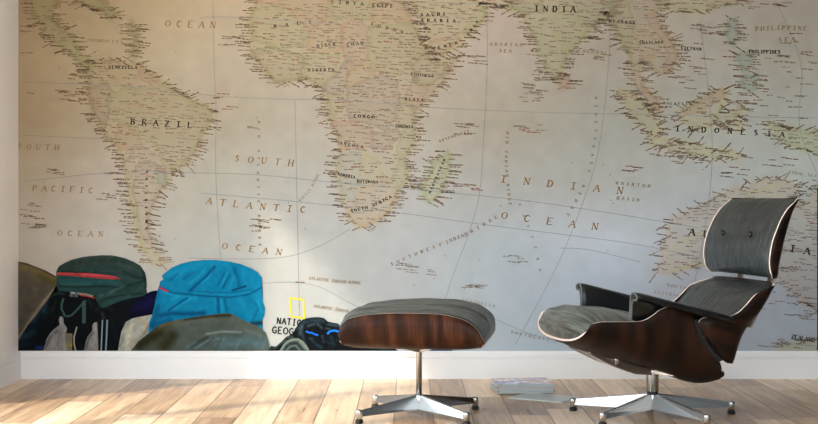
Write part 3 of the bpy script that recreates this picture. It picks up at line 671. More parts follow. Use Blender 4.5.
# pale brown cushion-like pack at far left
patch('printed_holdall', [(MURAL_L,261.5),(27,263),(37,267),(46,270.5),(56,276),(58,283),(57,290),(47,301),(36,316),(28,325),(MURAL_L,341)],
      painter((92,84,70), [([(18,265),(34,270),(54,280)],4,(120,102,62),.9), ([(40,276),(56,284)],4,(88,78,40),.8), ([(18,261.5),(37,267),(56,276.5)],.9,(56,48,34),.85), ([(20,292),(40,290)],9,(82,76,66),.8), ([(54,289.6),(40,306.5),(29,322),(18,339)],1.2,(164,152,128),.75), ([(18,330),(28,310)],6,(68,64,56),.6), ([(20,280),(36,288)],3,(104,94,76),.5)], 5, 10), 4, mural)
mb = patch('printed_backpack', [(58,283),(47,301),(36,316),(28,325),(MURAL_L,341),(MURAL_L,B),(134,B),(146,330),(147,290),(100,286)],
      painter((9,13,17), [([(40,304),(33,320)],5,(24,48,68),.85), ([(22,338),(33,332)],4,(18,52,64),.8), ([(48,298),(44,312)],2.2,(30,66,84),.7), ([(20,346),(30,344)],2,(14,38,52),.7), ([(37,347.6),(64,348.4)],2,(22,50,120),.9), ([(50,296),(58,293),(64,294)],1.2,(36,66,56),.8), ([(44,318),(52,308)],1.6,(16,34,30),.8),
       ([(56,300),(52,314)],1.4,(22,40,30),.7), ([(96,310),(104,304),(112,310)],1.4,(30,46,46),.7), ([(110,306),(140,296)],3,(12,20,26),.7), ([(112,318),(116,340)],2.2,(14,28,34),.6), ([(122,310),(126,330)],2.4,(14,16,30),.6), ([(88,300),(92,306)],1.2,(48,60,60),.6), ([(102,313),(104,318)],1.3,(60,72,72),.7)], 3, 6), 4, mural)
mb['label'] = 'printed dark backpack with green lid and red zip'
patch('lid', [(56.3,272),(58.5,267),(60,265.6),(66,262.2),(72,259.6),(82,257.2),(90,256),(102,255.2),(111.8,255.3),(119,256.6),(126,258.4),(134,261.8),(140.6,265.6),(145.4,272.8),(146.8,280),(147,286),(145.6,295.7),(138,297),(130,298.4),(122,300.6),(114,303.6),(106,307.4),(102,308),(98.5,304),(96,299),(93.7,294.5),(86,293),(78,292.6),(68,291.6),(58.9,291),(57,287),(56.6,281)],
      painter((40,66,64), [([(62,268),(90,260),(116,260),(132,266)],5,(46,60,52),.85), ([(60,264.8),(74,260),(92,257.2),(114,256.8)],1,(66,80,72),.6), ([(60,280.5),(90,281.5),(118,282.5)],3.2,(34,86,86),.85), ([(60,284),(92,284)],1.2,(52,102,100),.6), ([(57.7,286),(75.7,287.4),(97.3,286.2),(121.4,287.3),(143,281.3)],.8,(14,32,32),.85),
       ([(60,289),(90,290),(110,290)],1.5,(34,74,74),.7), ([(123.8,271.6),(133.4,276.4),(145,278.8)],1.5,(24,38,36),.8), ([(118,264),(134,268),(142,273)],1.6,(62,80,74),.6), ([(112,272),(122,277),(132,279)],1.2,(56,84,80),.5), ([(99.7,301.7),(108,298),(119,295.7),(143,293.3)],1.0,(16,34,34),.85),
       ([(100,296),(112,292),(124,286)],1.4,(70,104,100),.6), ([(104,305),(116,300),(130,295)],1.6,(42,84,80),.6), ([(104,297),(108,290)],1.2,(24,54,52),.6), ([(118,291),(134,286),(144,286)],1.4,(26,56,52),.7), ([(96,272),(106,268),(116,268)],1.2,(30,46,42),.5), ([(138,290),(145,284)],1.2,(56,84,78),.5), ([(76,266),(96,262)],1.2,(58,72,64),.5), ([(62,272),(118,273.4)],.8,(18,30,28),.6), ([(143,268),(146,290)],1.4,(18,30,30),.6)], 4, 12), 5, mb, 1.0)['label'] = 'dark green lid'
patch('zip', [(56.9,272.4),(66,272.6),(76,272.9),(88,273.1),(98,274),(108,275.2),(116,276.6),(121,278.8),(114,279.4),(104,278.8),(90,277.6),(78,276.4),(66,275.6),(57.2,275)], painter((190,66,70), [([(60,275),(80,276),(118,279)],.8,(130,36,42),.7), ([(76,273),(80,275.5)],.9,(110,50,40),.7), ([(84,274),(110,276.6)],.7,(222,96,96),.5)], 3, 10), 6, mb)['label'] = 'red zip'
strip('strap', [(63.7,298.5),(61.8,304),(61.8,309),(64.9,315.4),(68,316.4),(72,315),(76.5,310.5),(80.5,306),(85.3,300.5)], 2.0, (52, 76, 74), 5, mb); strip('strap', [(84.2,301),(84.2,312),(84,323)], 3.6, (52, 74, 74), 6, mb)
strip('strap', [(78,293.4),(86,294.2),(93,296)], 1.8, (128, 126, 106), 6, mb); strip('strap', [(80,295.2),(88,296.2),(94.5,298)], .9, (176, 52, 58), 6, mb)
I = Ink(); I.bar(70, 294, 78, 294.6, 5.0, (84, 92, 94)); I.build('buckle', 7, mb)
I = Ink(); I.bar(71.5, 292.6, 75, 293, 1.1, (168, 172, 170)); I.bar(72.5, 295.6, 76, 296, 1.0, (20, 24, 26)); I.build('buckle', 8, mb)
patch('shoulder_pad', [(43.2,B),(46.8,339),(50,333.6),(54,329.3),(60,324.5),(58.9,319.5),(60.4,316.3),(62.6,316.6),(63.8,319.5),(63.9,323.3),(67.3,328),(66,334),(67,342),(67.2,B)], painter((138,136,134), [([(61,318),(61.5,323)],1.3,(176,174,168),.8), ([(45,348),(50,338),(57,331)],1.6,(84,82,80),.8), ([(52,346),(54,336)],2.2,(160,156,150),.7), ([(58,346),(60,332)],1.4,(104,106,108),.6), ([(64.5,B),(64.5,330)],1.2,(164,160,150),.7)], 3, 12), 5, mb, 1.0)['label'] = 'grey padded shoulder strap'
patch('shoulder_pad', [(84,B),(85.8,342),(87.7,336.5),(92.5,330.5),(92.5,325),(94.5,322.4),(97.3,322),(98,334),(98.5,B)], painter((140,138,134), [([(86,348),(89,338),(93,333)],1.4,(82,80,78),.8), ([(95,324),(95.5,330)],1.2,(180,178,172),.8), ([(93,346),(95,336)],1.4,(158,156,150),.6)], 3, 12), 5, mb, 1.0)['label'] = 'grey padded shoulder strap'
patch('label_tag', [(65.2,333),(72.6,333.4),(72.2,B),(67,B)], painter((120,114,96), [([(67.5,345),(71.5,345)],2.6,(162,142,78),.9), ([(68,344),(71,344)],.5,(90,76,44),.8), ([(68,347),(71,347)],.5,(90,76,44),.8)], 3, 6), 6, mb, 1.0)
strip('strap', [(75.8,B-.5),(74.2,343),(74.2,337),(77,327)], 1.3, (146, 144, 130), 6, mb)
strip('strap', [(102.7,320),(102,335),(101.3,B-.5)], 1.2, (124, 146, 150), 6, mb); strip('strap', [(107.4,320),(106.8,335),(105.9,B-.5)], 1.6, (112, 134, 140), 6, mb)
patch('printed_sleeping_mat', [(128,326),(131,308),(138,298),(147,293),(152,291),(160,290),(160,326)], painter((8,9,40), [([(138,308),(156,300)],4,(14,16,66),.7), ([(130,316),(140,312)],3,(5,6,20),.7)], 5, 6), 5, mural)
patch('printed_silver_sack', [(118,B),(120,340),(121.4,332),(126,322),(132,318.6),(138,317),(144,316),(152,314.4),(152,330),(140,B)], painter((170,170,154), [([(127,344),(131,326)],2.0,(206,200,178),.8), ([(141,318),(146,326)],2.2,(196,176,150),.7), ([(120,347),(124,334)],1.4,(126,134,136),.7), ([(136,346),(150,326)],2.2,(120,122,112),.7), ([(134,340),(138,324)],1.1,(150,164,160),.8), ([(130,346),(134,336)],1.2,(196,158,130),.6), ([(147,318),(150,322)],1.2,(130,160,170),.6), ([(124,330),(128,322)],1,(140,148,146),.6)], 3, 14), 6, mural, 1.0)
DB, MB_, HB = (4,74,116), (6,98,142), (22,158,198)
bb = patch('printed_backpack', [(148.4,332),(149.4,322),(152,316),(154.6,306),(156.6,296),(158,289),(159.6,285),(160.4,281),(163.6,279.6),(162,275.8),(166,272),(172,267.6),(181,263.6),(192,261),(203.6,259.9),(216,260),(229,261.4),(241,264),(251.7,268.4),(258,272),(262,277.5),(262.8,290),(263,302),(265.2,308),(264.6,315),(262.4,320),(263.4,334)],
      painter((9,128,170), [([(168,274),(184,268),(204,263),(226,264)],3.2,(16,146,188),.7), ([(244,272),(256,282),(258,300)],5,(12,138,182),.7),
       ([(214.5,266.5),(206,276.7),(195.8,285.2),(190,291)],1.3,DB,.9), ([(192.4,272.4),(184,278.4)],1.2,MB_,.9), ([(206,268),(198,277),(190,283)],1.2,HB,.7), ([(186,270),(176,277)],1.5,HB,.6), ([(178,274),(170,280)],1.2,MB_,.7), ([(202,283),(211,275),(217,269)],1.2,HB,.7), ([(196,268),(190,273)],1,HB,.5),
       ([(234,268),(238,278),(239.5,286)],1.8,MB_,.9), ([(224.7,273.3),(218,285)],1.1,MB_,.85), ([(230,275),(223,287.7)],1.1,DB,.7), ([(227.5,272),(221,286)],.9,HB,.7), ([(234,276),(230,288)],1.1,HB,.6), ([(216,268),(212,276)],1.3,MB_,.6), ([(243,274),(246,284)],1.2,HB,.5),
       ([(190.7,291),(207.7,292),(231.5,292.8),(251.9,289.4)],.7,MB_,.9), ([(158.5,286),(172,292.8),(190.7,294.5),(209.4,296.2),(229.8,297.4),(248.5,294.5),(262,287)],.8,DB,.95), ([(192,293),(212,294.2),(232,295),(250,291.8)],.8,(18,148,190),.7), ([(232.3,290.3),(240,288),(246,286)],.9,(4,52,88),.95), ([(206,291.6),(212,293.4)],.6,DB,.7),
       ([(160,291),(176,296),(196,298)],1.4,HB,.6), ([(161,307),(170,300),(180,296)],1.6,HB,.7), ([(168.7,310.6),(178,304),(187.4,298)],1.1,DB,.8), ([(172,311),(182,304),(191,298.4)],1.2,HB,.7), ([(163,306),(170,300)],.9,MB_,.7), ([(196,310),(210,306)],2,HB,.4),
       ([(218,298),(218.8,312)],1.2,DB,.85), ([(224.7,299.6),(227.2,312.3)],1.3,MB_,.9), ([(221.4,299),(222.6,312)],1,HB,.8), ([(214.6,298),(215,312)],1,HB,.6), ([(240,300),(246,310),(250,318)],4,(18,150,196),.7), ([(257,300),(262,312)],1.4,HB,.6), ([(258.6,308),(252,322)],1.2,MB_,.8), ([(250,298),(257,306)],1.1,MB_,.5),
       ([(160.2,315.7),(172,313),(184,314),(204,313)],2.4,DB,.9), ([(153,325),(158.5,307)],3.2,(6,88,128),.85), ([(157,300),(159,290)],1.2,MB_,.7), ([(152,326),(170,320)],3,DB,.7), ([(252,324),(264.5,322.5)],2.3,(12,50,66),.95), ([(262,280),(262.8,296)],1.2,MB_,.6), ([(163,272),(161,278)],1,MB_,.6)], 4, 7), 7, mural, 1.0)
bb['label'] = 'printed bright blue covered backpack'
strip('zip', [(159.2,287.4),(162,288.6),(164.5,290),(168,291.4)], 1.7, (186, 40, 66), 8, bb)['label'] = 'red zip end'
patch('printed_rain_cover', [(130.6,B),(139,341),(147.5,334),(156,327),(164,323),(174,320.4),(183,318.8),(197,316.4),(210.8,314.6),(221,313.4),(230,313.2),(236,315.6),(241,318.8),(249,322.6),(257.5,325.6),(262,329),(265.8,332.5),(268.6,341),(270.6,B)],
      painter((80,90,84), [([(140,345),(150,338),(160,332)],6,(38,36,16),.95), ([(164,346),(172,336)],7,(44,42,22),.95), ([(156,330),(168,325)],3,(66,64,38),.8), ([(160,326),(184,320.5)],1.6,(98,92,58),.7), ([(186,319),(210,316.4),(230,315)],1.7,(46,42,22),.9), ([(184,323),(214,318)],1.6,(96,98,84),.6), ([(178,344),(184,334),(190,328)],2.5,(84,92,84),.7),
       ([(206.6,333.9),(222,331.4),(241,332)],1.0,(138,158,152),.8), ([(208,336.8),(200,341),(191.5,346)],1.5,(44,56,54),.85), ([(196,348),(210,340),(224,338)],1.3,(108,130,132),.8), ([(214,338),(204,346)],1.2,(54,78,84),.8), ([(222,345),(244,340),(262,344)],6,(84,116,122),.85), ([(216,349),(222,337)],1.2,(60,78,80),.7), ([(234,318),(244,326),(254,330)],3,(88,96,88),.7),
       ([(186,348),(196,342)],1.4,(92,122,128),.7), ([(190,338),(206,330),(222,325)],3,(76,84,76),.5), ([(246,330),(262,336)],2,(98,112,110),.6), ([(262,348),(267,338)],1.6,(96,112,114),.7), ([(226,334),(240,336)],1.2,(62,78,78),.6), ([(236,349),(240,340)],1.1,(100,136,146),.6)], 4, 10), 9, mural, 1.0)['label'] = 'printed grey crumpled rain cover'
# dark camera bag beside the emblem, running on behind the footstool
cb = patch('printed_bag', [(268,B),(271,346),(276,346.4),(281,342),(286,337),(292,334),(296,328),(299,322.6),(303,319.4),(307,318),(313,317.2),(319,317),(324,318),(328,321.6),(333,322.6),(338,323.4),(343,329),(350,334),(370,340),(392,345),(398,B)],
      painter((13,18,23), [([(299,328),(304,322),(314,319.6),(323,320.4)],2.6,(48,66,78),.8), ([(300,334),(302,326)],1.6,(78,96,104),.7), ([(304,342),(302,332)],1.6,(50,70,80),.7), ([(308,326),(314,324)],1,(90,112,118),.7), ([(318,324),(322,328)],1.1,(70,100,104),.7), ([(328,324),(338,325.6)],1.2,(66,92,104),.8), ([(322,336),(324,342)],1,(50,90,110),.6),
       ([(310,338),(314,342)],1,(60,90,96),.6), ([(331,337),(334,345)],1.2,(20,60,80),.7), ([(274,348),(280,344),(286,340)],.9,(84,100,98),.8), ([(270,349),(276,347)],.9,(60,80,70),.7), ([(326,328),(330,329)],.8,(100,120,124),.6), ([(316,344),(322,347)],1.2,(24,72,88),.6), ([(338,330),(342,338)],1.4,(20,30,38),.7), ([(352,343),(388,349)],2.6,(16,64,72),.8), ([(360,342),(372,345)],1.2,(10,22,30),.8)] + folds(298,320,344,349,22,.4,[(5,7,9),(54,80,88),(28,46,58)],19,.6,(2,6),(.5,.9)), 3, 8), 10, mural, 1.0)
cb['label'] = 'printed black bag with blue straps'
strip('strap', [(306.2,331.2),(309,332.6),(312,332.6),(315,334.2),(318,335)], 1.7, (28, 104, 214), 11, cb)['label'] = 'blue strap'; strip('strap', [(327.5,333.6),(330,331.2),(334,330.4),(339,331.4)], 2.0, (30, 120, 232), 11, cb)['label'] = 'blue strap'
patch('mesh_loop', [(279.4,B),(283,344.6),(287,340.4),(292,338.2),(298,337.8),(303,340.6),(307,345),(310.4,B)], painter((34,44,44), [([(281,350),(284.4,344.4),(289,340.8),(294,339.4),(299,339.6),(303.6,343),(308,349.6)],1.7,(138,156,146),.9), ([(287,350),(290.4,346),(296,345.4),(300,350)],1.1,(112,132,124),.8), ([(300,342),(305,348)],1.6,(126,144,134),.7)], 4, 6), 11, cb, .8)['label'] = 'grey green webbing loop'
I = Ink(); I.bar(287, 337.4, 293.6, 336.8, 2.6, (50, 58, 58)); I.build('buckle', 12, cb)
patch('printed_cloth', [(428,B),(434,347),(442,346.5),(449,348.5),(454,B)], painter((14,60,110), [], 4, 10), 4, mural)['label'] = 'printed scrap of blue cloth'

# ------------------------------------------------------------------ moulded shells and cushions
def resample(st, n):
    # st: stations as tuples of floats; Catmull-Rom over even parameter
    out = []; m = len(st) - 1
    for i in range(n + 1):
        t = i / n * m; k = min(int(t), m - 1); f = t - k
        p0, p1, p2, p3 = st[max(k - 1, 0)], st[k], st[k + 1], st[min(k + 2, m)]
        out.append([0.5 * (2 * b + (c - a) * f + (2 * a - 5 * b + 4 * c - d) * f * f + (3 * b - a - 3 * c + d) * f ** 3) for a, b, c, d in zip(p0, p1, p2, p3)])
    return out
def cross(P0, E0, w, tau, ex):
    s, c = math.sin(tau), math.cos(tau)
    v = w * math.copysign(abs(s) ** ex, s); f = 1 - max(c, 0) ** ex
    return (P0[0] + (E0[0] - P0[0]) * f, v, P0[1] + (E0[1] - P0[1]) * f)
def shell(name, st, parent, mats, thick=0.009, n=44, m=36, ex=0.80, dark_end=False):
    # grid over (station, tau); solid sheet with pale rim
    rows = []
    for q in resample(st, n):
        rows.append([Vector(cross((q[0], q[1]), (q[2], q[3]), q[4], -PI / 2 + PI * j / m, ex)) for j in range(m + 1)])
    R, C = n + 1, m + 1
    nor = [[None] * C for _ in range(R)]
    for i in range(R):
        for j in range(C):
            a = rows[min(i + 1, R - 1)][j] - rows[max(i - 1, 0)][j]; b = rows[i][min(j + 1, C - 1)] - rows[i][max(j - 1, 0)]
            x = a.cross(b); nor[i][j] = x.normalized() if x.length > 1e-9 else Vector((0, 0, 1))
    # inward side = towards the E side
    mid = rows[R // 2][C // 2]; q = resample(st, n)[R // 2]
    sgn = 1 if nor[R // 2][C // 2].dot(Vector((q[2], 0, q[3])) - mid) > 0 else -1
    bm = bmesh.new(); uv = bm.loops.layers.uv.new('UVMap')
    vo = [[bm.verts.new(rows[i][j]) for j in range(C)] for i in range(R)]
    vi = [[bm.verts.new(rows[i][j] + nor[i][j] * sgn * thick) for j in range(C)] for i in range(R)]
    su = [0.0]
    for i in range(1, R): su.append(su[-1] + (rows[i][C // 2] - rows[i - 1][C // 2]).length)
    sv = [0.0]
    for j in range(1, C): sv.append(sv[-1] + (rows[R // 2][j] - rows[R // 2][j - 1]).length)
    def face(vs, uvs, mi):
        try: f = bm.faces.new(vs)
        except ValueError: return
        f.material_index = mi; f.smooth = True
        for l, t in zip(f.loops, uvs): l[uv].uv = t
    for i in range(n):
        for j in range(m):
            u = [(su[i], sv[j]), (su[i + 1], sv[j]), (su[i + 1], sv[j + 1]), (su[i], sv[j + 1])]
            face((vo[i][j], vo[i + 1][j], vo[i + 1][j + 1], vo[i][j + 1]), u, 0)
            face((vi[i][j], vi[i][j + 1], vi[i + 1][j + 1], vi[i + 1][j]), [u[0], u[3], u[2], u[1]], 0)
    for i in range(n):
        for j, fl in ((0, 0), (m, 1)): face((vo[i][j], vi[i][j], vi[i + 1][j], vo[i + 1][j]), [(0, 0)] * 4, 1)
    for j in range(m):
        for i in (0, n): face((vo[i][j], vi[i][j], vi[i][j + 1], vo[i][j + 1]), [(0, 0)] * 4, 1 if i == 0 or not dark_end else 0)
    bmesh.ops.recalc_face_normals(bm, faces=bm.faces)
    me = bpy.data.meshes.new(name); bm.to_mesh(me); bm.free()
    return link_mesh(name, me, mats, parent)
def cushion(name, st, parent, material, n=44, m=32, ex=0.80, wf=0.93, gap=0.011, crown=3.0, edge=0.92, endp=4, cw=0.0, wob=0.0, fold=0.0):
    # st: shell stations plus the crown point: (Pu,Pz,Eu,Ez,w,Tu,Tz)
    bot, top = [], []
    for i, q in enumerate(resample(st, n)):
        P0, E0, T0 = Vector((q[0], q[1])), Vector((q[2], q[3])), Vector((q[5], q[6]))
        d = (T0 - P0); L = d.length; dn = d / (L + 1e-9)
        B0 = P0 + dn * gap
        w = q[4] * wf; fe = (q[7] if len(q) > 7 else 1.0) * edge
        tm = math.acos(min(1, max(0, 1 - fe)) ** (1 / ex))
        e = max(0.0, 1 - abs(2 * i / n - 1) ** endp) ** 0.5
        Ee = P0 + (E0 - P0) * fe; we = w * math.sin(tm) ** ex
        rb, rt = [], []
        for j in range(m + 1):
            tau = tm * (2 * j / m - 1); s, c = math.sin(tau), max(math.cos(tau), 0)
            v = w * math.copysign(abs(s) ** ex, s); f = 1 - c ** ex
            bp = B0 + (P0 + (E0 - P0) - B0) * f if f < fe else Ee.copy()
            if j in (0, m): bp = Ee.copy()
            k = min(1, abs(v / we)) ** crown
            tp = T0 * (1 - k) + Ee * k
            tp = bp + (tp - bp) * (0.12 + 0.88 * e)
            wb = wob * math.sin(i * 0.9 + j * 0.35) * (1 - k)
            wb += fold * (1 - k) * (0.6 * math.sin(v * 52 + 0.9 * math.sin(i * 0.16)) + 0.4 * math.sin(v * 97 + 1.3 * math.sin(i * 0.11 + 1)))
            tp = tp + dn * (0.004 + wb) * (0 if j in (0, m) else 1)
            rb.append(Vector((bp[0], v, bp[1]))); rt.append(Vector((tp[0], v * (1 + cw), tp[1])))
        bot.append(rb); top.append(rt)
    bm = bmesh.new(); uv = bm.loops.layers.uv.new('UVMap')
    R = n + 1; C = m + 1
    vb = [[bm.verts.new(p) for p in r] for r in bot]; vt = [[bm.verts.new(p) for p in r] for r in top]
    def face(vs, ij):
        try: f = bm.faces.new(vs)
        except ValueError: return
        f.smooth = True
        for l, (i, j) in zip(f.loops, ij): l[uv].uv = (top[i][j].y, i / n * 0.6)
    for i in range(n):
        for j in range(m):
            ij = [(i, j), (i + 1, j), (i + 1, j + 1), (i, j + 1)]
            face((vt[i][j], vt[i + 1][j], vt[i + 1][j + 1], vt[i][j + 1]), ij); face((vb[i][j], vb[i][j + 1], vb[i + 1][j + 1], vb[i + 1][j]), [ij[0], ij[3], ij[2], ij[1]])
        for j in (0, m): face((vb[i][j], vt[i][j], vt[i + 1][j], vb[i + 1][j]), [(i, j), (i, j), (i + 1, j), (i + 1, j)])
    for j in range(m):
        for i in (0, n): face((vb[i][j], vt[i][j], vt[i][j + 1], vb[i][j + 1]), [(i, j), (i, j), (i, j + 1), (i, j + 1)])
    bmesh.ops.recalc_face_normals(bm, faces=bm.faces)
    me = bpy.data.meshes.new(name); bm.to_mesh(me); bm.free()
    return link_mesh(name, me, material, parent)

def star_base(root, angles, R, hub_top, hub_bot, colr_r, label=None):
    for k, a in enumerate(angles):
        ca, sa = math.cos(a), math.sin(a)
        def q(r, t, z): return (r * ca - t * sa, r * sa + t * ca, z)
        bm = bmesh.new(); ss = []
        for r, zt, zb, w in ((0.004, hub_top, hub_bot, 0.0155), (R - 0.006, 0.049, 0.026, 0.010)):
            ss.append([q(r, -w, zb), q(r, w, zb), q(r, w * .36, zt - .002), q(r, w * .22, zt), q(r, -w * .22, zt), q(r, -w * .36, zt - .002)])
        loft(bm, ss); leg = obj('leg', bm, MT['chrome'], root)
        bm = bmesh.new(); lathe(bm, [(0.010, 0.016), (0.0125, 0.018), (0.0135, 0.044), (0.0125, 0.050), (0.008, 0.052)], 20, (R * ca, R * sa)); obj('foot_cap', bm, MT['chrome'], leg, True)
        bm = bmesh.new(); lathe(bm, [(0.013, 0.0), (0.0155, 0.002), (0.0155, 0.011), (0.010, 0.0165)], 20, (R * ca, R * sa)); obj('foot_glide', bm, MT['black'], leg, True)
    bm = bmesh.new(); lathe(bm, [(0.010, hub_bot - 0.006), (0.017, hub_bot), (0.017, hub_top - 0.004), (0.014, hub_top + 0.001)], 24); obj('hub', bm, MT['chrome'], root, True)

# ------------------------------------------------------------------ footstool
OT = thing('footstool', 'walnut lounge footstool with grey black leather cushion on a four-legged chrome base', 'footstool', (0.039, 5.53, 0))
ang = -math.radians(8)
seat_root_rot = Matrix.Rotation(ang, 4, 'Z')
a0 = math.atan2(0.176, 0.227)
star_base(OT, [a0, a0 + PI / 2, a0 + PI, a0 + 1.5 * PI], 0.287, 0.086, 0.030, 0.011)
bm = bmesh.new(); lathe(bm, [(0.0115, 0.084), (0.0115, 0.258), (0.013, 0.262)], 24); obj('column', bm, MT['chrome'], OT, True)
S = 0.008
ost = []
for pu, pz, eu, ez, w in [(-0.252,0.288,-0.270,0.337,0.266),(-0.250,0.287,-0.269,0.347,0.267),(-0.247,0.285,-0.264,0.363,0.267),(-0.238,0.281,-0.250,0.383,0.268),(-0.215,0.277,-0.222,0.401,0.268),(-0.150,0.275,-0.150,0.416,0.270),(-0.060,0.274,-0.060,0.422,0.270),(0.030,0.274,0.030,0.422,0.270),(0.110,0.274,0.110,0.420,0.270),(0.170,0.275,0.170,0.410,0.270),(0.217,0.278,0.220,0.391,0.268),(0.243,0.283,0.252,0.363,0.267),(0.256,0.286,0.269,0.335,0.266),(0.261,0.287,0.277,0.319,0.265)]:
    ost.append((pu, pz, eu, ez, w))
osh = shell('shell', ost, OT, [MT['walnut_light'], MT['ply']], thick=0.008, ex=0.48)
osh.rotation_euler = (0, 0, ang)
tz = [(-0.250,0.340),(-0.276,0.365),(-0.272,0.391),(-0.250,0.410),(-0.212,0.426),(-0.150,0.435),(-0.060,0.444),(0.030,0.446),(0.110,0.444),(0.170,0.437),(0.225,0.423),(0.268,0.397),(0.288,0.365),(0.292,0.330)]
oc = cushion('cushion', [s + t for s, t in zip(ost, tz)], OT, MT['leather_stool'], crown=3.4, edge=0.97, endp=10, wf=0.955, ex=0.48, wob=0.001, fold=0.0055, n=60, m=80)
oc.rotation_euler = (0, 0, ang)
# support spider beneath the shell
for sx in (-1, 1):
    for sy in (-1, 1):
        bm = bmesh.new(); ss = []
        for t, zt, zb, w in ((0.0, 0.270, 0.248, 0.014), (0.5, 0.276, 0.262, 0.012), (1.0, 0.2835, 0.274, 0.010)):
            cx, cy = sx * 0.085 * t, sy * 0.07 * t
            nx_, ny_ = -sy * 0.07, sx * 0.085; l = math.hypot(nx_, ny_); nx_ *= w / l; ny_ *= w / l
            ss.append([(cx - nx_, cy - ny_, zb), (cx + nx_, cy + ny_, zb), (cx + nx_, cy + ny_, zt), (cx - nx_, cy - ny_, zt)])
        loft(bm, ss); obj('support_arm', bm, MT['brace'], OT)

# ------------------------------------------------------------------ lounge chair
# local frame: +x forward (towards the sitter's feet), +y the near armrest side
TH = math.radians(13)
CH = thing('lounge_chair', 'reclined walnut and black leather lounge chair with headrest and armrests on a five-legged chrome base', 'chair', (0.948, 5.53, 0), 0)
CH.rotation_euler = (0, 0, PI + TH)
base_rot = -(PI + TH)
star_base(CH, [math.radians(d) + base_rot for d in (82, 154, 226, 298, 10)], 0.325, 0.092, 0.030, 0.011)
bm = bmesh.new(); lathe(bm, [(0.020, 0.095), (0.024, 0.10), (0.024, 0.155), (0.028, 0.175), (0.028, 0.19)], 24); obj('column', bm, MT['chrome'], CH, True)
bm = bmesh.new(); lathe(bm, [(0.022, 0.086), (0.022, 0.097)], 24); obj('black_collar', bm, MT['black'], CH, True)['label'] = 'black ring under the column'
sst = [(.402,.310,.362,.386,.283),(.396,.307,.358,.389,.286),(.385,.302,.352,.392,.288),(.365,.293,.345,.394,.290),(.335,.281,.328,.397,.291),(.30,.266,.30,.398,.293),(.19,.235,.19,.397,.297),(.14,.222,.15,.404,.298),(.11,.213,.118,.422,.298),(.07,.2,.09,.440,.298),(.0,.182,.035,.452,.298),(-.06,.158,-.022,.425,.298),(-.105,.142,-.060,.375,.296),(-.135,.134,-.106,.30,.294),(-.152,.137,-.140,.250,.294),(-.162,.144,-.152,.222,.292),(-.166,.150,-.154,.205,.290)]
shell('seat_shell', sst, CH, [MT['walnut'], MT['ply']], thick=0.009, n=64, ex=0.78, dark_end=True)
stt = [(.398,.362),(.402,.380),(.396,.400),(.374,.416),(.335,.426),(.30,.430),(.19,.420),(.14,.412),(.11,.405),(.07,.398),(.0,.378),(-.05,.350),(-.085,.315),(-.115,.27),(-.135,.23),(-.15,.205),(-.155,.19)]
sc = []
for s, t in zip(sst, stt):
    ez = min(s[3], t[1] - 0.022); fe = max(0.12, min(1, (ez - s[1]) / (s[3] - s[1]))) if s[3] > s[1] + .02 else 1.0
    sc.append(tuple(s) + t + (fe,))
cushion('seat_cushion', sc, CH, MT['leather_x'], n=64, crown=3.0, edge=0.95, endp=12, wf=0.93, ex=0.78, wob=0.002)
bst = [(-.405,.530,-.350,.514,.278),(-.402,.518,-.334,.508,.288),(-.393,.497,-.306,.498,.294),(-.382,.47,-.283,.485,.297),(-.362,.437,-.246,.448,.300),(-.348,.412,-.205,.418,.302),(-.334,.388,-.145,.405,.303),(-.318,.36,-.082,.408,.303),(-.300,.333,-.056,.386,.303),(-.280,.300,-.078,.338,.301),(-.262,.270,-.115,.288,.297),(-.245,.245,-.152,.252,.290),(-.230,.226,-.180,.234,.278)]
shell('back_shell', bst, CH, [MT['walnut'], MT['ply']], thick=0.009, n=56, ex=0.55)
btt = [(-.350,.526),(-.332,.518),(-.300,.500),(-.27,.480),(-.235,.450),(-.215,.425),(-.20,.400),(-.19,.375),(-.18,.350),(-.175,.320),(-.18,.29),(-.19,.265),(-.20,.245)]
bc = []
for i, (s, t) in enumerate(zip(bst, btt)):
    f = 1.0 if i < 4 else (1.0 - 0.05 * (i - 3) if i < 9 else 0.85)
    bc.append(tuple(s) + t + (f,))
cushion('back_cushion', bc, CH, MT['leather'], n=56, crown=3.2, edge=0.95, endp=12, wf=0.94, ex=0.55, wob=0.0015)
# dark rubber gasket showing between seat flap and back flap
for sy in (-1, 1):
    bm = bmesh.new(); ss = []
    for u, z in ((-.048,.402),(-.054,.384),(-.072,.338),(-.108,.288),(-.148,.248)):
        y = sy * 0.297
        ss.append([(u + .011, y - .006, z - .006), (u + .011, y + .006, z - .006), (u - .004, y + .006, z), (u - .004, y - .006, z)])
    loft(bm, ss); obj('gasket', bm, MT['black'], CH)['label'] = 'black rubber strip'
hst = [(-.492,.846,-.466,.846,.283),(-.488,.832,-.448,.830,.288),(-.480,.805,-.421,.806,.290),(-.470,.765,-.394,.767,.293),(-.460,.73,-.376,.729,.295),(-.450,.69,-.360,.689,.295),(-.441,.65,-.351,.649,.295),(-.432,.615,-.348,.615,.293),(-.424,.585,-.351,.587,.290),(-.418,.563,-.358,.562,.288),(-.412,.548,-.370,.545,.272)]
shell('head_shell', hst, CH, [MT['walnut'], MT['ply']], thick=0.009, n=44, ex=0.62)
htt = [(-.455,.845),(-.432,.833),(-.404,.806),(-.378,.768),(-.360,.73),(-.346,.69),(-.338,.65),(-.337,.615),(-.341,.587),(-.350,.563),(-.362,.548)]
cushion('head_cushion', [s + t for s, t in zip(hst, htt)], CH, MT['leather'], crown=3.0, edge=0.96, endp=14, wf=0.95, ex=0.62, wob=0.0012)
for yv in (-0.105, 0.135):
    bm = bmesh.new(); r = bmesh.ops.create_uvsphere(bm, u_segments=16, v_segments=10, radius=0.012)
    for v in bm.verts: v.co = Vector((v.co.x * 0.5 - 0.345, v.co.y + yv, v.co.z + 0.71))
    obj('button', bm, MT['button'], CH, True)
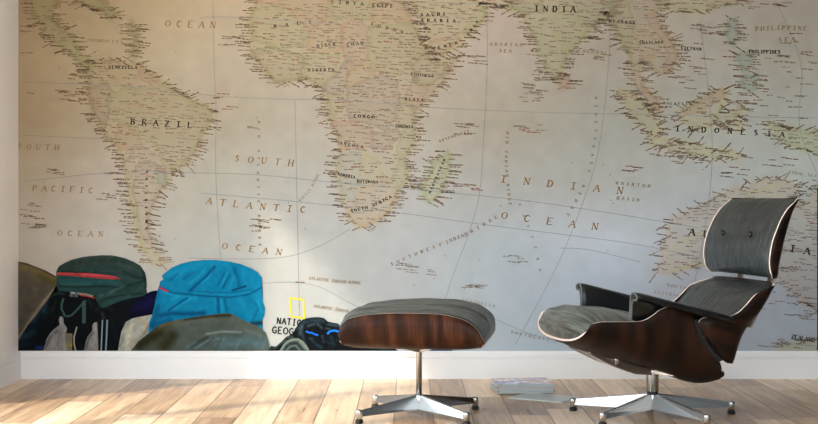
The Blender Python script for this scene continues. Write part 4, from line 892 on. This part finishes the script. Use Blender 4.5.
# aluminium back braces joining head, back and seat
for yv in (-0.13, 0.13):
    bm = bmesh.new(); ss = []
    for u, z in ((-.456,.640),(-.444,.585),(-.430,.54),(-.416,.50),(-.384,.44),(-.356,.39),(-.334,.35)):
        ss.append([(u - .012, yv - .018, z), (u - .012, yv + .018, z), (u - .003, yv + .018, z + .002), (u - .003, yv - .018, z + .002)])
    loft(bm, ss); obj('back_brace', bm, MT['brace'], CH)
# armrests: a padded slab with a panel turned down on the inner side
def armrest(sy):
    root = bpy.data.objects.new('armrest', None); COL.objects.link(root); root.parent = CH
    prof = [(.326, -.005), (.318, .004), (.296, .009), (.275, .006), (.262, -.008), (.256, -.045), (.254, -.095), (.262, -.100), (.270, -.092), (.273, -.045), (.279, -.022), (.290, -.016), (.314, -.018), (.325, -.014)]
    bm = bmesh.new(); ss = []
    for u, sc_, dz in ((.196, .86, -.006), (.192, .95, -.002), (.175, 1.0, 0), (.10, 1, 0), (.0, 1, 0), (-.10, 1, 0), (-.172, 1, 0), (-.188, .95, -.001), (-.194, .85, -.004)):
        zt = .500 + (u - .2) * 0.252; ss.append([(u, sy * (.305 + (v - .305) * sc_), zt + dz + z * sc_) for v, z in prof])
    loft(bm, ss); o = obj('armrest_pad', bm, MT['arm'], root, True)
    md = o.modifiers.new('soft', 'BEVEL'); md.width = 0.003; md.segments = 2; md.limit_method = 'ANGLE'; md.angle_limit = 0.9
    # piping round the front end
    bm = bmesh.new(); ring = []
    ctr = prof; pts3 = [Vector((.196, sy * (.305 + (v - .305) * .95), +.499 - .006 + z * .95)) for v, z in prof]
    n = len(pts3)
    for i in range(n):
        p = pts3[i]; c = Vector((0, 0, 0)); d = (pts3[(i + 1) % n] - pts3[i - 1]).normalized(); x = Vector((1, 0, 0)); y = d.cross(x).normalized()
        ring.append([bm.verts.new(p + x * .0035 * math.cos(k * PI / 3) + y * .0035 * math.sin(k * PI / 3)) for k in range(6)])
    for i in range(n):
        a, b = ring[i], ring[(i + 1) % n]
        for k in range(6): bm.faces.new((a[k], a[(k + 1) % 6], b[(k + 1) % 6], b[k]))
    obj('piping', bm, MT['rim'], root, True)['label'] = 'grey seam round the armrest front'
armrest(1); armrest(-1)
# underframe: arms running forward and back from the column top
def strut(pts, w, name='support_arm', m='brace'):
    bm = bmesh.new(); ss = []
    for u, v, zt, zb in pts: ss.append([(u, v - w, zb), (u, v + w, zb), (u, v + w * .8, zt), (u, v - w * .8, zt)])
    loft(bm, ss); obj(name, bm, MT[m], CH)
for sv in (-1, 1): strut([(-.02, sv * .0, .196, .160), (.09, sv * .04, .208, .172), (.2, sv * .08, .236, .212), (.30, sv * .11, .275, .262)], .012)
strut([(.02, -.0, .192, .168), (-.06, -.10, .182, .160), (-.15, -.20, .186, .158)], .012)
strut([(.02, 0, .192, .170), (-.05, .08, .180, .166), (-.10, .13, .176, .166)], .012)
for v in (-.095, .095):
    bm = bmesh.new(); lathe(bm, [(.010, .212), (.011, .24), (.010, .262)], 16, (.185, v)); obj('shock_mount', bm, MT['chrome'], CH, True)

# ------------------------------------------------------------------ magazines
def magazine(label, x, y, z, w, d, t, rot, cover, shear=0.0):
    r = thing('magazine', label, 'magazine', (x, y, z), rot, 'magazines on the floor')
    bm = bmesh.new()
    box(bm, (-w / 2, -d / 2, t * .84), (w / 2, d / 2, t), 0.0003); box(bm, (-w / 2, -d / 2, 0), (w / 2, d / 2, t * .16), 0.0003)
    box(bm, (-w / 2, -d / 2, 0), (-w / 2 + .002, d / 2, t))
    obj('cover', bm, cover, r)
    bm = bmesh.new(); box(bm, (-w / 2 + .002, -d / 2 + .0015, t * .16), (w / 2 - .002, d / 2 - .0015, t * .84)); obj('pages', bm, MT['pages'], r)
    return r
rotm = math.radians(6)
MX, MY = 0.498, 6.250
magazine('loose grey magazine lying flat on the floor, half under the stack', 0.577, 6.035, 0.0, 0.253, 0.186, 0.004, math.radians(-32), MT['cover_grey'])
LB = ['lowest magazine of the stack, pale grey, resting on the loose one', 'teal grey magazine, second from the bottom of the stack', 'pale grey magazine, third from the bottom of the stack', 'reddish magazine in the middle of the stack', 'pale magazine, third from the top of the stack', 'teal grey magazine just under the top one of the stack', 'topmost magazine of the stack with a blue and red cover']
cov = [MT['cover_grey'], MT['cover_teal'], MT['cover_grey'], MT['cover_red'], MT['cover_grey'], MT['cover_teal'], MT['cover']]
z = 0.0042
for i in range(7):
    t = 0.0059
    magazine(LB[i], MX + random.uniform(-.004, .004), MY + random.uniform(-.004, .004), z, .245, .20, t, rotm + random.uniform(-.03, .03), cov[i]); z += t + 0.0001

# ------------------------------------------------------------------ light
sc = bpy.context.scene
sun = bpy.data.lights.new('sun', 'SUN'); sun.energy = 4.9; sun.angle = math.radians(3.2); sun.color = (1.0, 0.90, 0.74)
so = bpy.data.objects.new('sun', sun); COL.objects.link(so)
d = Vector((.768, .645, -.83)); so.rotation_euler = d.to_track_quat('-Z', 'Y').to_euler(); so.location = (-6, 0, 6)
w = bpy.data.worlds.new('daylight'); sc.world = w; w.use_nodes = True; nt = w.node_tree; bg = nt.nodes['Background']
tc = N(nt, 'ShaderNodeTexCoord'); sp = N(nt, 'ShaderNodeSeparateXYZ'); nt.links.new(tc.outputs['Generated'], sp.inputs[0])
mr = N(nt, 'ShaderNodeMapRange'); mr.inputs['From Min'].default_value = -1; mr.inputs['From Max'].default_value = 1
nt.links.new(sp.outputs[0], mr.inputs[0])
rp = N(nt, 'ShaderNodeValToRGB'); rp.color_ramp.elements[0].color = (1.75, 1.88, 1.95, 1); rp.color_ramp.elements[1].color = (0.85, 0.95, 1.05, 1)
k = rp.color_ramp.elements.new(0.42); k.color = (0.78, 0.88, 0.97, 1)
nt.links.new(mr.outputs[0], rp.inputs[0]); nt.links.new(rp.outputs[0], bg.inputs['Color']); bg.inputs['Strength'].default_value = 4.6

# ------------------------------------------------------------------ camera
cam = bpy.data.cameras.new('camera'); co_ = bpy.data.objects.new('camera', cam); COL.objects.link(co_)
co_.location = (0, 0, EYE); co_.rotation_euler = (PI / 2, 0, 0)
cam.sensor_width = 36; cam.lens = 1420 / 818 * 36; cam.shift_y = -14 / 818
sc.camera = co_
sc.view_settings.view_transform = 'Standard'; sc.view_settings.look = 'None'; sc.view_settings.exposure = 0.0; sc.view_settings.gamma = 1
